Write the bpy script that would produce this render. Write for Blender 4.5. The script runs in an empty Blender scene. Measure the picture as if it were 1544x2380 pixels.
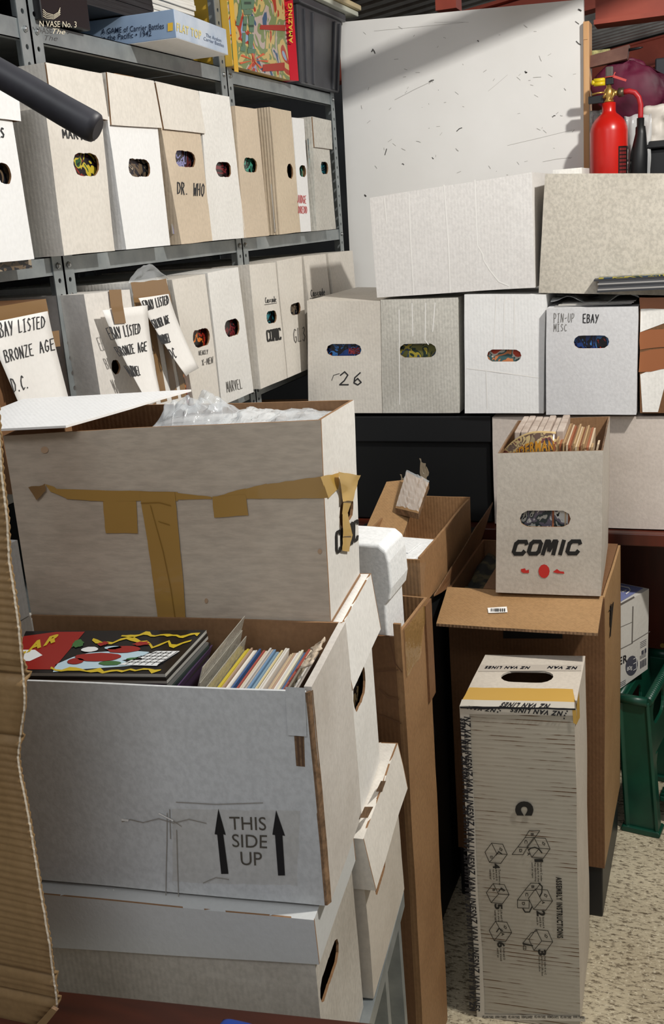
import bpy, bmesh, math, random
from mathutils import Vector, Matrix, noise

random.seed(7)
S = bpy.context.scene
COL = S.collection

# ------------------------------------------------------------------ camera
W, H = 1544, 2380
F = 2401.05
PITCH, ROLL, YAW, HC = 0.27519, -0.0734, 0.3723, 1.5677
_cy, _sy, _cp, _sp = math.cos(YAW), math.sin(YAW), math.cos(PITCH), math.sin(PITCH)
FW = Vector((-_sy*_cp, _cy*_cp, -_sp))
_r = Vector((_cy, _sy, 0)); _u = _r.cross(FW)
RT = math.cos(ROLL)*_r + math.sin(ROLL)*_u
UP = -math.sin(ROLL)*_r + math.cos(ROLL)*_u
O = Vector((0, 0, HC))
cd = bpy.data.cameras.new('camera'); cam = bpy.data.objects.new('camera', cd); COL.objects.link(cam)
cam.matrix_world = Matrix(((RT.x, UP.x, -FW.x, 0), (RT.y, UP.y, -FW.y, 0), (RT.z, UP.z, -FW.z, HC), (0, 0, 0, 1)))
cd.sensor_fit = 'VERTICAL'; cd.sensor_height = 36.0; cd.sensor_width = 24.0
cd.lens = 36.0*F/H; cd.clip_start = 0.02; cd.clip_end = 100
S.camera = cam

# ------------------------------------------------------------------ light
w = bpy.data.worlds.new('world'); S.world = w; w.use_nodes = True
w.node_tree.nodes['Background'].inputs[0].default_value = (0.93, 0.96, 1.0, 1)
w.node_tree.nodes['Background'].inputs[1].default_value = 0.55
def area(name, loc, target, sx, sy, power, col):
    l = bpy.data.lights.new(name, 'AREA'); l.shape = 'RECTANGLE'; l.size = sx; l.size_y = sy
    l.energy = power; l.color = col
    o = bpy.data.objects.new(name, l); COL.objects.link(o); o.location = loc
    o.rotation_euler = (Vector(target)-Vector(loc)).to_track_quat('-Z', 'Y').to_euler()
    return o
area('ceiling_lamp_light', (0.75, 1.50, 2.72), (-0.55, 2.1, 1.0), 0.09, 0.09, 46, (1.0, 0.965, 0.90))
area('rear_fill_light', (-0.35, -0.5, 2.75), (-0.4, 1.6, 0.9), 0.9, 0.4, 9, (0.95, 0.97, 1.0))  # added fill from behind the camera, no lamp hangs there
area('far_bay_light', (1.2, 6.0, 2.1), (0.2, 6.0, 3.0), 1.6, 1.6, 30, (0.92, 0.97, 1.0))
S.view_settings.view_transform = 'Standard'; S.view_settings.look = 'None'
S.view_settings.exposure = 0.0; S.view_settings.gamma = 1.0
S.view_settings.use_curve_mapping = False

# ------------------------------------------------------------------ pixel -> place
def ray(px, py): return FW + RT*((px-W/2)/F) - UP*((py-H/2)/F)
def onX(px, py, x): d = ray(px, py); return O + d*((x-O.x)/d.x)
def onY(px, py, y): d = ray(px, py); return O + d*((y-O.y)/d.y)
def onZ(px, py, z): d = ray(px, py); return O + d*((z-O.z)/d.z)
def onP(px, py, p, n): d = ray(px, py); return O + d*((p-O).dot(n)/d.dot(n))
AMP = 0.0016
def wob(p, a=None):
    a = AMP if a is None else a
    return p + noise.noise_vector(p*5.0)*a + noise.noise_vector(p*17.0)*(a*.25)

# ------------------------------------------------------------------ materials
def lin(c):
    if isinstance(c, str):
        c = [int(c[i:i+2], 16)/255 for i in (0, 2, 4)]
    return tuple(((v/12.92) if v <= .04045 else ((v+.055)/1.055)**2.4) for v in c)+(1,)
_mc = {}
def newmat(name):
    m = bpy.data.materials.new(name); m.use_nodes = True
    nt = m.node_tree; b = nt.nodes['Principled BSDF']
    return m, nt, b
def plain(name, c, rough=.6, metal=0, spec=.5, **kw):
    k = ('p', name)
    if k in _mc: return _mc[k]
    m, nt, b = newmat(name)
    b.inputs['Base Color'].default_value = lin(c); b.inputs['Roughness'].default_value = rough
    b.inputs['Metallic'].default_value = metal; b.inputs['Specular IOR Level'].default_value = spec
    for a, v in kw.items(): b.inputs[a.replace('_', ' ')].default_value = v
    _mc[k] = m
    return m
def N(nt, t, **kw):
    n = nt.nodes.new(t)
    for a, v in kw.items():
        if hasattr(n, a): setattr(n, a, v)
        else: n.inputs[a.replace('_', ' ')].default_value = v
    return n
def mixc(nt, fac, a, b, mode='MIX'):
    n = nt.nodes.new('ShaderNodeMix'); n.data_type = 'RGBA'; n.blend_type = mode
    for i, v in ((0, fac), (6, a), (7, b)):
        if hasattr(v, 'is_linked'): nt.links.new(v, n.inputs[i])
        else: n.inputs[i].default_value = v
    return n.outputs[2]
def ramp(nt, src, stops):
    n = nt.nodes.new('ShaderNodeValToRGB'); nt.links.new(src, n.inputs[0])
    el = n.color_ramp.elements
    while len(el) < len(stops): el.new(0.5)
    for e, (p, c) in zip(el, stops): e.position = p; e.color = c if len(c) == 4 else tuple(c)+(1,)
    return n.outputs[0]
def g(v): return (v, v, v, 1)
def tex(nt, scale, detail=4, stretch=(1, 1, 1), rough=.55, off=0.0):
    tc = nt.nodes.new('ShaderNodeTexCoord'); mp = nt.nodes.new('ShaderNodeMapping')
    mp.inputs['Scale'].default_value = stretch; mp.inputs['Location'].default_value = (off, off*.7, off*.3)
    nt.links.new(tc.outputs['Object'], mp.inputs[0])
    n = N(nt, 'ShaderNodeTexNoise', Scale=scale, Detail=detail, Roughness=rough)
    nt.links.new(mp.outputs[0], n.inputs['Vector'])
    return n.outputs['Fac']
def bump(nt, b, src, strength, dist=.002):
    n = N(nt, 'ShaderNodeBump', Strength=strength, Distance=dist)
    nt.links.new(src, n.inputs['Height']); nt.links.new(n.outputs[0], b.inputs['Normal'])
def board(name, c, dirt=.12, rough=.62, fibre=.06, flute=0.0, dark='8a7a66', off=0.0, fl_dir='v', grain=(1, 1, .8)):
    """printed or raw paper board: fibres, cloudy ageing, flutes"""
    k = ('b', name)
    if k in _mc: return _mc[k]
    m, nt, b = newmat(name)
    base = lin(c)
    cloud = tex(nt, 5, 5, off=off)
    f1 = ramp(nt, cloud, [(.42, g(0)), (.75, g(dirt*2.2))])
    col = mixc(nt, f1, base, lin(dark))
    fib = tex(nt, 150, 3, stretch=grain, off=off)
    f2 = ramp(nt, fib, [(.35, g(1-fibre*1.5)), (.62, g(1.0))])
    col = mixc(nt, 1.0, col, f2, 'MULTIPLY')
    nt.links.new(col, b.inputs['Base Color'])
    b.inputs['Roughness'].default_value = rough; b.inputs['Specular IOR Level'].default_value = .35
    # relief: fibres plus soft dents
    dent = tex(nt, 14, 3, off=off+3)
    ad = N(nt, 'ShaderNodeMath', operation='MULTIPLY_ADD'); nt.links.new(dent, ad.inputs[0]); ad.inputs[1].default_value = 2.5
    nt.links.new(fib, ad.inputs[2])
    h = ad.outputs[0]
    if flute:
        tc = nt.nodes.new('ShaderNodeTexCoord'); sp = nt.nodes.new('ShaderNodeSeparateXYZ'); nt.links.new(tc.outputs['Object'], sp.inputs[0])
        if fl_dir == 'v':
            s = N(nt, 'ShaderNodeMath', operation='ADD'); nt.links.new(sp.outputs[0], s.inputs[0]); nt.links.new(sp.outputs[1], s.inputs[1]); src = s.outputs[0]
        else: src = sp.outputs[2]
        mu = N(nt, 'ShaderNodeMath', operation='MULTIPLY'); nt.links.new(src, mu.inputs[0]); mu.inputs[1].default_value = 2*math.pi/.0075
        si = N(nt, 'ShaderNodeMath', operation='SINE'); nt.links.new(mu.outputs[0], si.inputs[0])
        ma = N(nt, 'ShaderNodeMath', operation='MULTIPLY_ADD'); nt.links.new(si.outputs[0], ma.inputs[0]); ma.inputs[1].default_value = flute
        nt.links.new(h, ma.inputs[2]); h = ma.outputs[0]
    bump(nt, b, h, .35, .0012)
    _mc[k] = m
    return m
WHITE = board('white_board', 'f0eee9', .05, flute=.12)
WHITE2 = board('bright_white_board', 'f6f6f5', .02, .5, .03, flute=.10, off=2)
CREAM = board('aged_white_board', 'e6e0d6', .12, off=5, flute=.12)
BEIGE = board('beige_board', 'd8c7b0', .10, off=8, flute=.15)
GREYW = board('mottled_grey_white_board', 'd6d3ca', .22, fibre=.12, off=11, dark='9a948a', flute=.25)
WARMW = board('stained_white_board', 'd2c6ba', .22, fibre=.10, off=14, dark='8f7b6a', flute=.1)
COOLW = board('cool_white_board', 'd5d7d7', .10, fibre=.09, off=17, dark='a8a49c', flute=.12)
DINGY = board('dingy_white_board', 'c4beb4', .25, fibre=.10, off=19, dark='8c8172', flute=.2)
KRAFT = board('kraft_board', '9c7752', .25, off=21, fibre=.10, dark='7a5636', flute=.35)
KRAFTL = board('light_kraft_board', 'ab875e', .2, off=24, fibre=.10, dark='8d683f', flute=.2)
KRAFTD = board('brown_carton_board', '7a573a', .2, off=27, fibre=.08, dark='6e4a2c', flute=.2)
INNER = board('inner_kraft_board', '94704f', .15, off=29, fibre=.08, dark='7c5a3c', flute=.12)
EDGE = board('cut_board_edge', '98785a', .4, off=31, fibre=.3, dark='4a3524', flute=.8)
BLACKM = plain('black_ink', '141414', .55)
BLACK = plain('black_box_board', '101112', .6, spec=.3)
PAPER = board('paper_sheet', 'f4f1ec', .03, fibre=.02, off=33)
TAPE = plain('brown_parcel_tape', 'ae8849', .28, Coat_Weight=.3)
TAPEB = plain('dark_parcel_tape', '8a6a44', .25, Coat_Weight=.3)
TAPEY = plain('yellow_tape', 'c49c4c', .4)
PENCIL = plain('pencil_grey', '6a6762', .7)
PEN = plain('pen_ink', '2a2a2c', .6)
REDPEN = plain('red_pen', 'c9605f', .6)
REDINK = plain('red_ink', 'c02a24', .5)
REDBEAM = None
def noisy(name, c1, c2, scale, rough=.5, metal=0, detail=4, stretch=(1, 1, 1), bmp=0, lo=.35, hi=.65, spec=.5):
    k = ('n', name)
    if k in _mc: return _mc[k]
    m, nt, b = newmat(name)
    f = tex(nt, scale, detail, stretch)
    nt.links.new(ramp(nt, f, [(lo, lin(c1)), (hi, lin(c2))]), b.inputs['Base Color'])
    b.inputs['Roughness'].default_value = rough; b.inputs['Metallic'].default_value = metal
    b.inputs['Specular IOR Level'].default_value = spec
    if bmp: bump(nt, b, f, bmp)
    _mc[k] = m
    return m
STEEL = noisy('galvanised_steel', '8d9496', 'a7adae', 18, .42, .55, bmp=.03)
BOLT = plain('zinc_bolt', 'b9bcbc', .3, .9)
REDBEAM = noisy('red_oxide_paint', '8e3a2a', 'a84c38', 6, .5, 0)
ROOFM = noisy('grey_roof_sheet', '8a8580', 'a5a19b', 3, .5, .2, stretch=(4, 1, 1))
PANELM = noisy('white_painted_panel', 'f0efec', 'f8f7f5', 2.5, .5, 0, bmp=.01)
PINE = noisy('pine_timber', 'c08a58', 'dcae7c', 30, .6, stretch=(1, 1, .06))
MAHOG = noisy('mahogany_veneer', '2c120c', '5a2617', 9, .35, stretch=(1, 1, .12), detail=6)
MAHOGT = noisy('reddish_brown_table_veneer', '30180f', '472113', 10, .33, stretch=(.3, 2, 1), detail=6)
RED = noisy('red_cylinder_enamel', 'c41c14', 'd6261c', 5, .3, bmp=.02)
BRASS = plain('brass', 'c8a25a', .35, .8)
RUBBER = noisy('black_rubber', '26252a', '35343a', 25, .5, bmp=.05)
PLASTIC_BK = plain('black_plastic', '17181a', .45)
CRATE = noisy('dark_grey_plastic', '3a3b40', '4a4b50', 8, .4)
GREEN = noisy('green_plastic', '0a3a2c', '0e4734', 12, .38)
FOAM = noisy('white_foam', 'e4e6e6', 'f4f5f5', 160, .8, bmp=.25)
MAROON = noisy('maroon_fabric', '460c26', '661536', 12, .6, bmp=.1)
WALLD = noisy('dark_wall_paint', '16181a', '222426', 4, .8)
WALLB = noisy('grey_wall', '7c7e7e', '94928e', 3, .85)
def concrete():
    m, nt, b = newmat('rough_concrete')
    a = tex(nt, 3, 6); c = tex(nt, 62, 6, stretch=(.8, 2.0, 1), rough=.72); d = tex(nt, 130, 3)
    base = ramp(nt, a, [(.3, lin('b3a58a')), (.7, lin('d2c6aa'))])
    f = ramp(nt, c, [(.50, g(0)), (.60, g(.85))])
    col = mixc(nt, f, base, lin('4a3a26'))
    f2 = ramp(nt, d, [(.58, g(0)), (.66, g(.55))])
    col = mixc(nt, f2, col, lin('ece2c8'))
    nt.links.new(col, b.inputs['Base Color']); b.inputs['Roughness'].default_value = .9
    mm = N(nt, 'ShaderNodeMath', operation='MULTIPLY'); nt.links.new(c, mm.inputs[0]); mm.inputs[1].default_value = -1
    bump(nt, b, mm.outputs[0], .8, .004)
    return m
CONC = concrete()
def film(name='clear_plastic_film', alpha=.35, c='e8ecee'):
    k = ('f', name)
    if k in _mc: return _mc[k]
    m, nt, b = newmat(name)
    b.inputs['Base Color'].default_value = lin(c); b.inputs['Roughness'].default_value = .12
    b.inputs['Alpha'].default_value = alpha; b.inputs['Specular IOR Level'].default_value = .9
    bump(nt, b, tex(nt, 60, 4), .5, .003)
    _mc[k] = m
    return m
FILM = film()
FILMW = film('milky_plastic_film', .55, 'eef0f0')
def cover(i, cols, scale=22):
    """printed comic cover: flat patches of ink"""
    m, nt, b = newmat('printed_cover')
    tc = nt.nodes.new('ShaderNodeTexCoord'); mp = nt.nodes.new('ShaderNodeMapping'); mp.inputs['Location'].default_value = (i*1.7, i*.9, i*.4)
    nt.links.new(tc.outputs['Object'], mp.inputs[0])
    n = N(nt, 'ShaderNodeTexNoise', Scale=scale, Detail=2.5, Distortion=1.6); nt.links.new(mp.outputs[0], n.inputs['Vector'])
    st = []
    k = len(cols)
    for j, c in enumerate(cols): st.append((.30+.42*j/k, lin(c)))
    r = nt.nodes.new('ShaderNodeValToRGB'); r.color_ramp.interpolation = 'CONSTANT'
    nt.links.new(n.outputs['Fac'], r.inputs[0])
    el = r.color_ramp.elements
    while len(el) < k: el.new(.5)
    for e, (p, c) in zip(el, st): e.position = p; e.color = c
    nt.links.new(r.outputs[0], b.inputs['Base Color']); b.inputs['Roughness'].default_value = .25
    return m
COV = [cover(0, ['161616', '2c5a34', 'c9b53c', '1c1c20', '8a2c20', '2a4c34']),
       cover(1, ['1a1a1c', '6a5a48', '22242a', '9a8c78', '121214']),
       cover(2, ['18181c', '8a8ab8', '2a2430', '5a2a2a', '101012']),
       cover(3, ['141216', '2a1a1c', '7a2a30', '161418', '3a3036']),
       cover(4, ['16201c', '3c7a60', '10141a', '4a9a84', '1c1c1c']),
       cover(5, ['1a1614', '6a5a40', '2c2420', '8a7a5c']),
       cover(6, ['10161a', '28808c', '14181c', '1a4a58', 'c0c4b0']),
       cover(7, ['101010', '9a2a1c', '2a1a10', 'd8782c', '161212']),
       cover(8, ['141a3a', '1c3c7a', '101424', '3a74b8', '0c0e16', 'b03028']),
       cover(9, ['c8503c', 'd8d0c4', '4a6a6c', 'd88a5c', '2c3838', 'e8e0d4']),
       cover(10, ['6a6a3a', '2a3a34', 'a89a3c', '3a4a5c', '5a5a2c', '202420']),
       cover(11, ['1a2024', 'b8b8b0', '3a4446', '706a78', 'd8d8d4', '10121a'])]
SPINE = [plain('spine_'+n, c, .4) for n, c in (('white', 'd4d0c8'), ('red', '96302a'), ('blue', '3c6490'), ('yellow', 'c8b440'), ('dark', '1c1c24'),
         ('cream', 'cfc0a0'), ('grey', '9c9a98'), ('purple', '4a3a5c'), ('teal', '3a7a80'), ('orange', 'c0683a'))]
NEWSP = [plain('newsprint_'+n, c, .7) for n, c in (('tan', 'b09268'), ('brown', '8c6a48'), ('pale', 'c8b294'), ('rust', '9a5a38'))]

ORD = ['first', 'second', 'third', 'fourth', 'fifth', 'sixth', 'seventh', 'eighth', 'ninth', 'tenth', 'eleventh', 'twelfth', 'thirteenth', 'fourteenth', 'fifteenth', 'sixteenth', 'seventeenth', 'eighteenth', 'nineteenth', 'twentieth']
ORD += ['twenty-'+o for o in ORD[:9]]+['thirtieth']+['thirty-'+o for o in ORD[:9]]+['fortieth']+['forty-'+o for o in ORD[:9]]
# ------------------------------------------------------------------ objects
def empty(name, loc, label=None, cat=None, group=None):
    o = bpy.data.objects.new(name, None); COL.objects.link(o); o.location = loc; o.empty_display_size = .05
    if label: o['label'] = label
    if cat: o['category'] = cat
    if group: o['group'] = group
    return o
def tag(o, label, cat, group=None, kind=None):
    if label: o['label'] = label
    if cat: o['category'] = cat
    if group: o['group'] = group
    if kind: o['kind'] = kind
    return o
def wloc(o):
    v = Vector((0, 0, 0))
    while o is not None: v += Vector(o.location); o = o.parent
    return v
class MB:
    """collects geometry in world space, links it as one mesh"""
    def __init__(s): s.v = []; s.f = []; s.m = []; s.sm = []
    def add(s, vs, fs, mi=0, smooth=False):
        k = len(s.v); s.v += [Vector(v) for v in vs]
        for f in fs: s.f.append([k+i for i in f]); s.m.append(mi); s.sm.append(smooth)
    def hexa(s, q0, q1, mi=0, edge=None, back=None):
        """q0, q1: matching quads (front seen TL,TR,BR,BL ; behind)"""
        e = mi if edge is None else edge; b = e if back is None else back
        k = len(s.v); s.v += [Vector(v) for v in list(q0)+list(q1)]
        for f, m in (((0, 3, 2, 1), mi), ((4, 5, 6, 7), b), ((0, 1, 5, 4), e), ((1, 2, 6, 5), e), ((2, 3, 7, 6), e), ((3, 0, 4, 7), e)):
            s.f.append([k+i for i in f]); s.m.append(m); s.sm.append(False)
    def box(s, lo, hi, mi=0, rz=0, piv=None):
        (x0, y0, z0), (x1, y1, z1) = lo, hi
        q0 = [Vector(p) for p in ((x0, y0, z1), (x1, y0, z1), (x1, y0, z0), (x0, y0, z0))]
        q1 = [Vector(p) for p in ((x0, y1, z1), (x1, y1, z1), (x1, y1, z0), (x0, y1, z0))]
        if rz:
            pv = Vector(piv) if piv else Vector(((x0+x1)/2, (y0+y1)/2, 0))
            R = Matrix.Rotation(rz, 3, 'Z'); q0 = [R @ (p-pv)+pv for p in q0]; q1 = [R @ (p-pv)+pv for p in q1]
        s.hexa(q0, q1, mi)
    def tube(s, pts, r, n=12, mi=0, caps=True, sq=1.0):
        pts = [Vector(p) for p in pts]; k = len(s.v); R = r if hasattr(r, '__len__') else [r]*len(pts)
        up = None
        for i, p in enumerate(pts):
            t = (pts[min(i+1, len(pts)-1)]-pts[max(i-1, 0)]).normalized()
            if up is None: up = t.orthogonal().normalized()
            up = (up-t*up.dot(t)).normalized(); sd = t.cross(up)
            for j in range(n):
                a = 2*math.pi*j/n; s.v.append(p+(up*math.cos(a)+sd*math.sin(a)*sq)*R[i])
        for i in range(len(pts)-1):
            for j in range(n):
                s.f.append([k+i*n+j, k+i*n+(j+1) % n, k+(i+1)*n+(j+1) % n, k+(i+1)*n+j]); s.m.append(mi); s.sm.append(True)
        if caps:
            s.f.append([k+j for j in range(n)][::-1]); s.m.append(mi); s.sm.append(False)
            s.f.append([k+(len(pts)-1)*n+j for j in range(n)]); s.m.append(mi); s.sm.append(False)
    def lathe(s, base, prof, n=32, mi=0):
        base = Vector(base); k = len(s.v)
        for r, z in prof:
            for j in range(n):
                a = 2*math.pi*j/n; s.v.append(base+Vector((r*math.cos(a), r*math.sin(a), z)))
        for i in range(len(prof)-1):
            for j in range(n):
                s.f.append([k+i*n+j, k+i*n+(j+1) % n, k+(i+1)*n+(j+1) % n, k+(i+1)*n+j]); s.m.append(mi); s.sm.append(True)
        s.f.append([k+j for j in range(n)][::-1]); s.m.append(mi); s.sm.append(False)
        s.f.append([k+(len(prof)-1)*n+j for j in range(n)]); s.m.append(mi); s.sm.append(False)
    def grid(s, fn, nu, nv, mi=0, smooth=True):
        k = len(s.v)
        for j in range(nv+1):
            for i in range(nu+1): s.v.append(Vector(fn(i/nu, j/nv)))
        for j in range(nv):
            for i in range(nu):
                a = k+j*(nu+1)+i; s.f.append([a, a+nu+1, a+nu+2, a+1]); s.m.append(mi); s.sm.append(smooth)
    def build(s, name, mats, parent=None, div=0, amp=0, bevel=0, solid=0, kind=None):
        if not isinstance(mats, (list, tuple)): mats = [mats]
        off = wloc(parent) if parent else Vector((0, 0, 0))
        me = bpy.data.meshes.new(name)
        vs = [wob(v, amp)-off if (amp and not div) else v-off for v in s.v]
        me.from_pydata(vs, [], s.f)
        for m in mats: me.materials.append(m)
        me.polygons.foreach_set('material_index', s.m); me.polygons.foreach_set('use_smooth', s.sm)
        if div:
            bm = bmesh.new(); bm.from_mesh(me)
            for _ in range(4):
                es = [e for e in bm.edges if e.calc_length() > div]
                if not es: break
                bmesh.ops.subdivide_edges(bm, edges=es, cuts=1, use_grid_fill=True)
            if amp:
                for v in bm.verts: v.co = wob(v.co+off, amp)-off
            bm.to_mesh(me); bm.free()
        me.update()
        o = bpy.data.objects.new(name, me); COL.objects.link(o)
        if parent: o.parent = parent
        if solid:
            md = o.modifiers.new('solid', 'SOLIDIFY'); md.thickness = solid; md.offset = 0
        if bevel:
            md = o.modifiers.new('bevel', 'BEVEL'); md.width = bevel; md.segments = 2; md.limit_method = 'ANGLE'; md.harden_normals = False
        if kind: o['kind'] = kind
        return o
def lerp(a, b, t): return a+(b-a)*t
def bil(q, u, v): return lerp(lerp(q[0], q[1], u), lerp(q[3], q[2], u), v)

def slab(mb, q, d, t, out=0, inn=1, edge=1, hole=None, torn=False):
    """board with outer face q (TL,TR,BR,BL), thickness t along d, optional hand hole (u,v,w,h,power) in metres about u,v fractions"""
    q = [Vector(p) for p in q]
    if hole is None:
        mb.hexa(q, [p+d*t for p in q], out, edge, inn); return
    u, v, hw, hh, pw = hole
    Wd = ((q[1]-q[0]).length+(q[2]-q[3]).length)/2; Hd = ((q[3]-q[0]).length+(q[2]-q[1]).length)/2
    cx, cy = u*Wd, v*Hd
    ang = set(round(2*math.pi*i/28, 5) for i in range(28))
    for x, y in ((0, 0), (Wd, 0), (Wd, Hd), (0, Hd)): ang.add(round(math.atan2(y-cy, x-cx) % (2*math.pi), 5))
    ang = sorted(ang); inner = []; outer = []
    rj = random.random()*9
    for a in ang:
        c, s_ = math.cos(a), math.sin(a)
        if pw:   # stadium
            r = 0; rr = hh/2; L = max(hw/2-rr, 0); lo, hi = 0, hw
            for _ in range(22):
                mid = (lo+hi)/2; x, y = abs(mid*c), abs(mid*s_); dx = max(x-L, 0)
                if math.hypot(dx, y) < rr: lo = mid
                else: hi = mid
            r = lo
        if torn: r *= 1+.10*noise.noise(Vector((c*3+rj, s_*3, rj)))
        inner.append(((cx+r*c)/Wd, (cy+r*s_)/Hd))
        T = 1e9
        if c > 1e-9: T = min(T, (Wd-cx)/c)
        if c < -1e-9: T = min(T, -cx/c)
        if s_ > 1e-9: T = min(T, (Hd-cy)/s_)
        if s_ < -1e-9: T = min(T, -cy/s_)
        outer.append(((cx+T*c)/Wd, (cy+T*s_)/Hd))
    n = len(ang); vs = []
    for off in (0, t):
        for uv in outer: vs.append(bil(q, *uv)+d*off)
        for uv in inner: vs.append(bil(q, *uv)+d*off)
    fo, fi, fe, fh = [], [], [], []
    for i in range(n):
        j = (i+1) % n
        fo.append((i, n+i, n+j, j)); fi.append((2*n+i, 2*n+j, 3*n+j, 3*n+i))
        fe.append((i, j, 2*n+j, 2*n+i)); fh.append((n+i, 3*n+i, 3*n+j, n+j))
    k = len(mb.v); mb.v += vs
    for fs, m in ((fo, out), (fi, inn), (fe, edge), (fh, 1)):
        for f in fs: mb.f.append([k+x for x in f]); mb.m.append(m); mb.sm.append(False)

class Plane:
    def __init__(s, p, n): s.p = Vector(p); s.n = Vector(n).normalized()
    def at(s, px, py, eps=0): return onP(px, py, s.p+s.n*eps, s.n)

def carton(label, front, depth, nin, mats=None, name='comic_box', cat='box', hole=None, top='closed', group=None, back_scale=1.0, t=.0035, side_hole=None, lid=None, lidmats=None, torn=False, div=.05, amp=None, zt=None):
    """cardboard box whose front face is the quad front (TL,TR,BR,BL); nin points into the box"""
    mats = mats or [WHITE, INNER, EDGE]
    amp = AMP if amp is None else amp
    nin = Vector(nin).normalized(); q = [Vector(p) for p in front]; b = [p+nin*depth for p in q]
    base = (q[2]+q[3]+b[2]+b[3])/4; base.z = min(q[2].z, q[3].z)
    root = empty(name, base, label, cat, group)
    mb = MB()
    e = 0 if top == 'closed' else 2
    slab(mb, q, nin, t, 0, 1, e, hole, torn)
    slab(mb, [b[1], b[0], b[3], b[2]], -nin, t, 0, 1, e)
    f = [p+nin*t for p in q]; bb = [p-nin*t for p in b]
    rx = (q[1]-q[0]).normalized(); rl = (q[2]-q[3]).normalized()
    if side_hole: slab(mb, [f[1], bb[1], bb[2], f[2]], -rx, t, 0, 1, e, side_hole, torn)
    else: slab(mb, [f[1], bb[1], bb[2], f[2]], -rx, t, 0, 1, e)
    slab(mb, [bb[0], f[0], f[3], bb[3]], rx, t, 0, 1, e)
    g_ = [f[3]+rl*t, f[2]-rl*t, bb[2]-rl*t, bb[3]+rl*t]
    slab(mb, [g_[3], g_[2], g_[1], g_[0]], Vector((0, 0, 1)), t, 0, 1, 0)
    if top == 'closed':
        h_ = [f[0]+rx*t, f[1]-rx*t, bb[1]-rx*t, bb[0]+rx*t]
        slab(mb, h_, Vector((0, 0, -1)), t, 0, 1, 0)
    mb.build('body', mats, root, div=div, amp=amp)
    if lid:
        lq = [Vector(p) for p in lid]; o2 = .0045
        mb = MB(); lb = [p+nin*(depth+2*o2) for p in lq]
        lm = lidmats or mats
        slab(mb, lq, nin, t*.8, 0, 1, 1); slab(mb, [lb[1], lb[0], lb[3], lb[2]], -nin, t*.8, 0, 1, 1)
        f = [p+nin*t*.8 for p in lq]; bb = [p-nin*t*.8 for p in lb]
        slab(mb, [f[1], bb[1], bb[2], f[2]], -rx, t*.8, 0, 1, 1); slab(mb, [bb[0], f[0], f[3], bb[3]], rx, t*.8, 0, 1, 1)
        slab(mb, [lb[0], lb[1], lq[1], lq[0]], Vector((0, 0, -1)), t*.8, 0, 1, 0)
        mb.build('lid', lm, root, div=div, amp=amp)
    root['_q'] = 0; del root['_q']
    return root, Plane(q[0], -nin)
def comic_inside(pl, cxp, cyp, w_, h_, mat, label, dist=.012, mid=None):
    """one bagged comic standing behind a hand hole"""
    n = pl.n; c = pl.at(cxp, cyp, -dist)
    if mid is not None: z_ = c.z; c = mid-n*dist; c.z = z_-.02; w_ = min(w_, .135)
    rx = Vector((0, 0, 1)).cross(n).normalized(); up = Vector((0, 0, 1))
    q = [c-rx*w_/2+up*h_*.42, c+rx*w_/2+up*h_*.42, c+rx*w_/2-up*h_*.58, c-rx*w_/2-up*h_*.58]
    mb = MB(); mb.hexa(q, [p-n*.003 for p in q], 0, 1)
    o = mb.build('comic', [mat, SPINE[0]])
    return tag(o, label, 'comic', 'comics showing through hand holes')

# lettering and pen strokes
_tc = {}
def glyphs(txt, bold=0.0, shear=0.0):
    k = (txt, bold, shear)
    if k in _tc: return _tc[k]
    cu = bpy.data.curves.new('t', 'FONT'); cu.body = txt; cu.offset = bold; cu.shear = shear; cu.align_x = 'LEFT'; cu.resolution_u = 4
    cu.space_line = .86; cu.space_character = 1+bold*6
    if '\n' in txt: cu.align_x = 'CENTER'
    o = bpy.data.objects.new('t', cu); COL.objects.link(o)
    dg = bpy.context.evaluated_depsgraph_get(); me = bpy.data.meshes.new_from_object(o.evaluated_get(dg))
    vs = [v.co.copy() for v in me.vertices]; fs = [list(p.vertices) for p in me.polygons]
    x0 = min(v.x for v in vs); x1 = max(v.x for v in vs); y0 = min(v.y for v in vs); y1 = max(v.y for v in vs)
    uv = [((v.x-x0)/(x1-x0), (y1-v.y)/(y1-y0)) for v in vs]
    bpy.data.objects.remove(o); bpy.data.curves.remove(cu); bpy.data.meshes.remove(me)
    _tc[k] = (uv, fs)
    return _tc[k]
def pq(q, u, v):
    a = (q[0][0]+(q[1][0]-q[0][0])*u, q[0][1]+(q[1][1]-q[0][1])*u); b = (q[3][0]+(q[2][0]-q[3][0])*u, q[3][1]+(q[2][1]-q[3][1])*u)
    return (a[0]+(b[0]-a[0])*v, a[1]+(b[1]-a[1])*v)
EPS = .0009
def letter(mb, pl, txt, q, bold=0, shear=0, eps=EPS, mi=0, amp=AMP):
    uv, fs = glyphs(txt, bold, shear)
    mb.add([wob(pl.at(*pq(q, *c), eps), amp) for c in uv], fs, mi)
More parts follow.
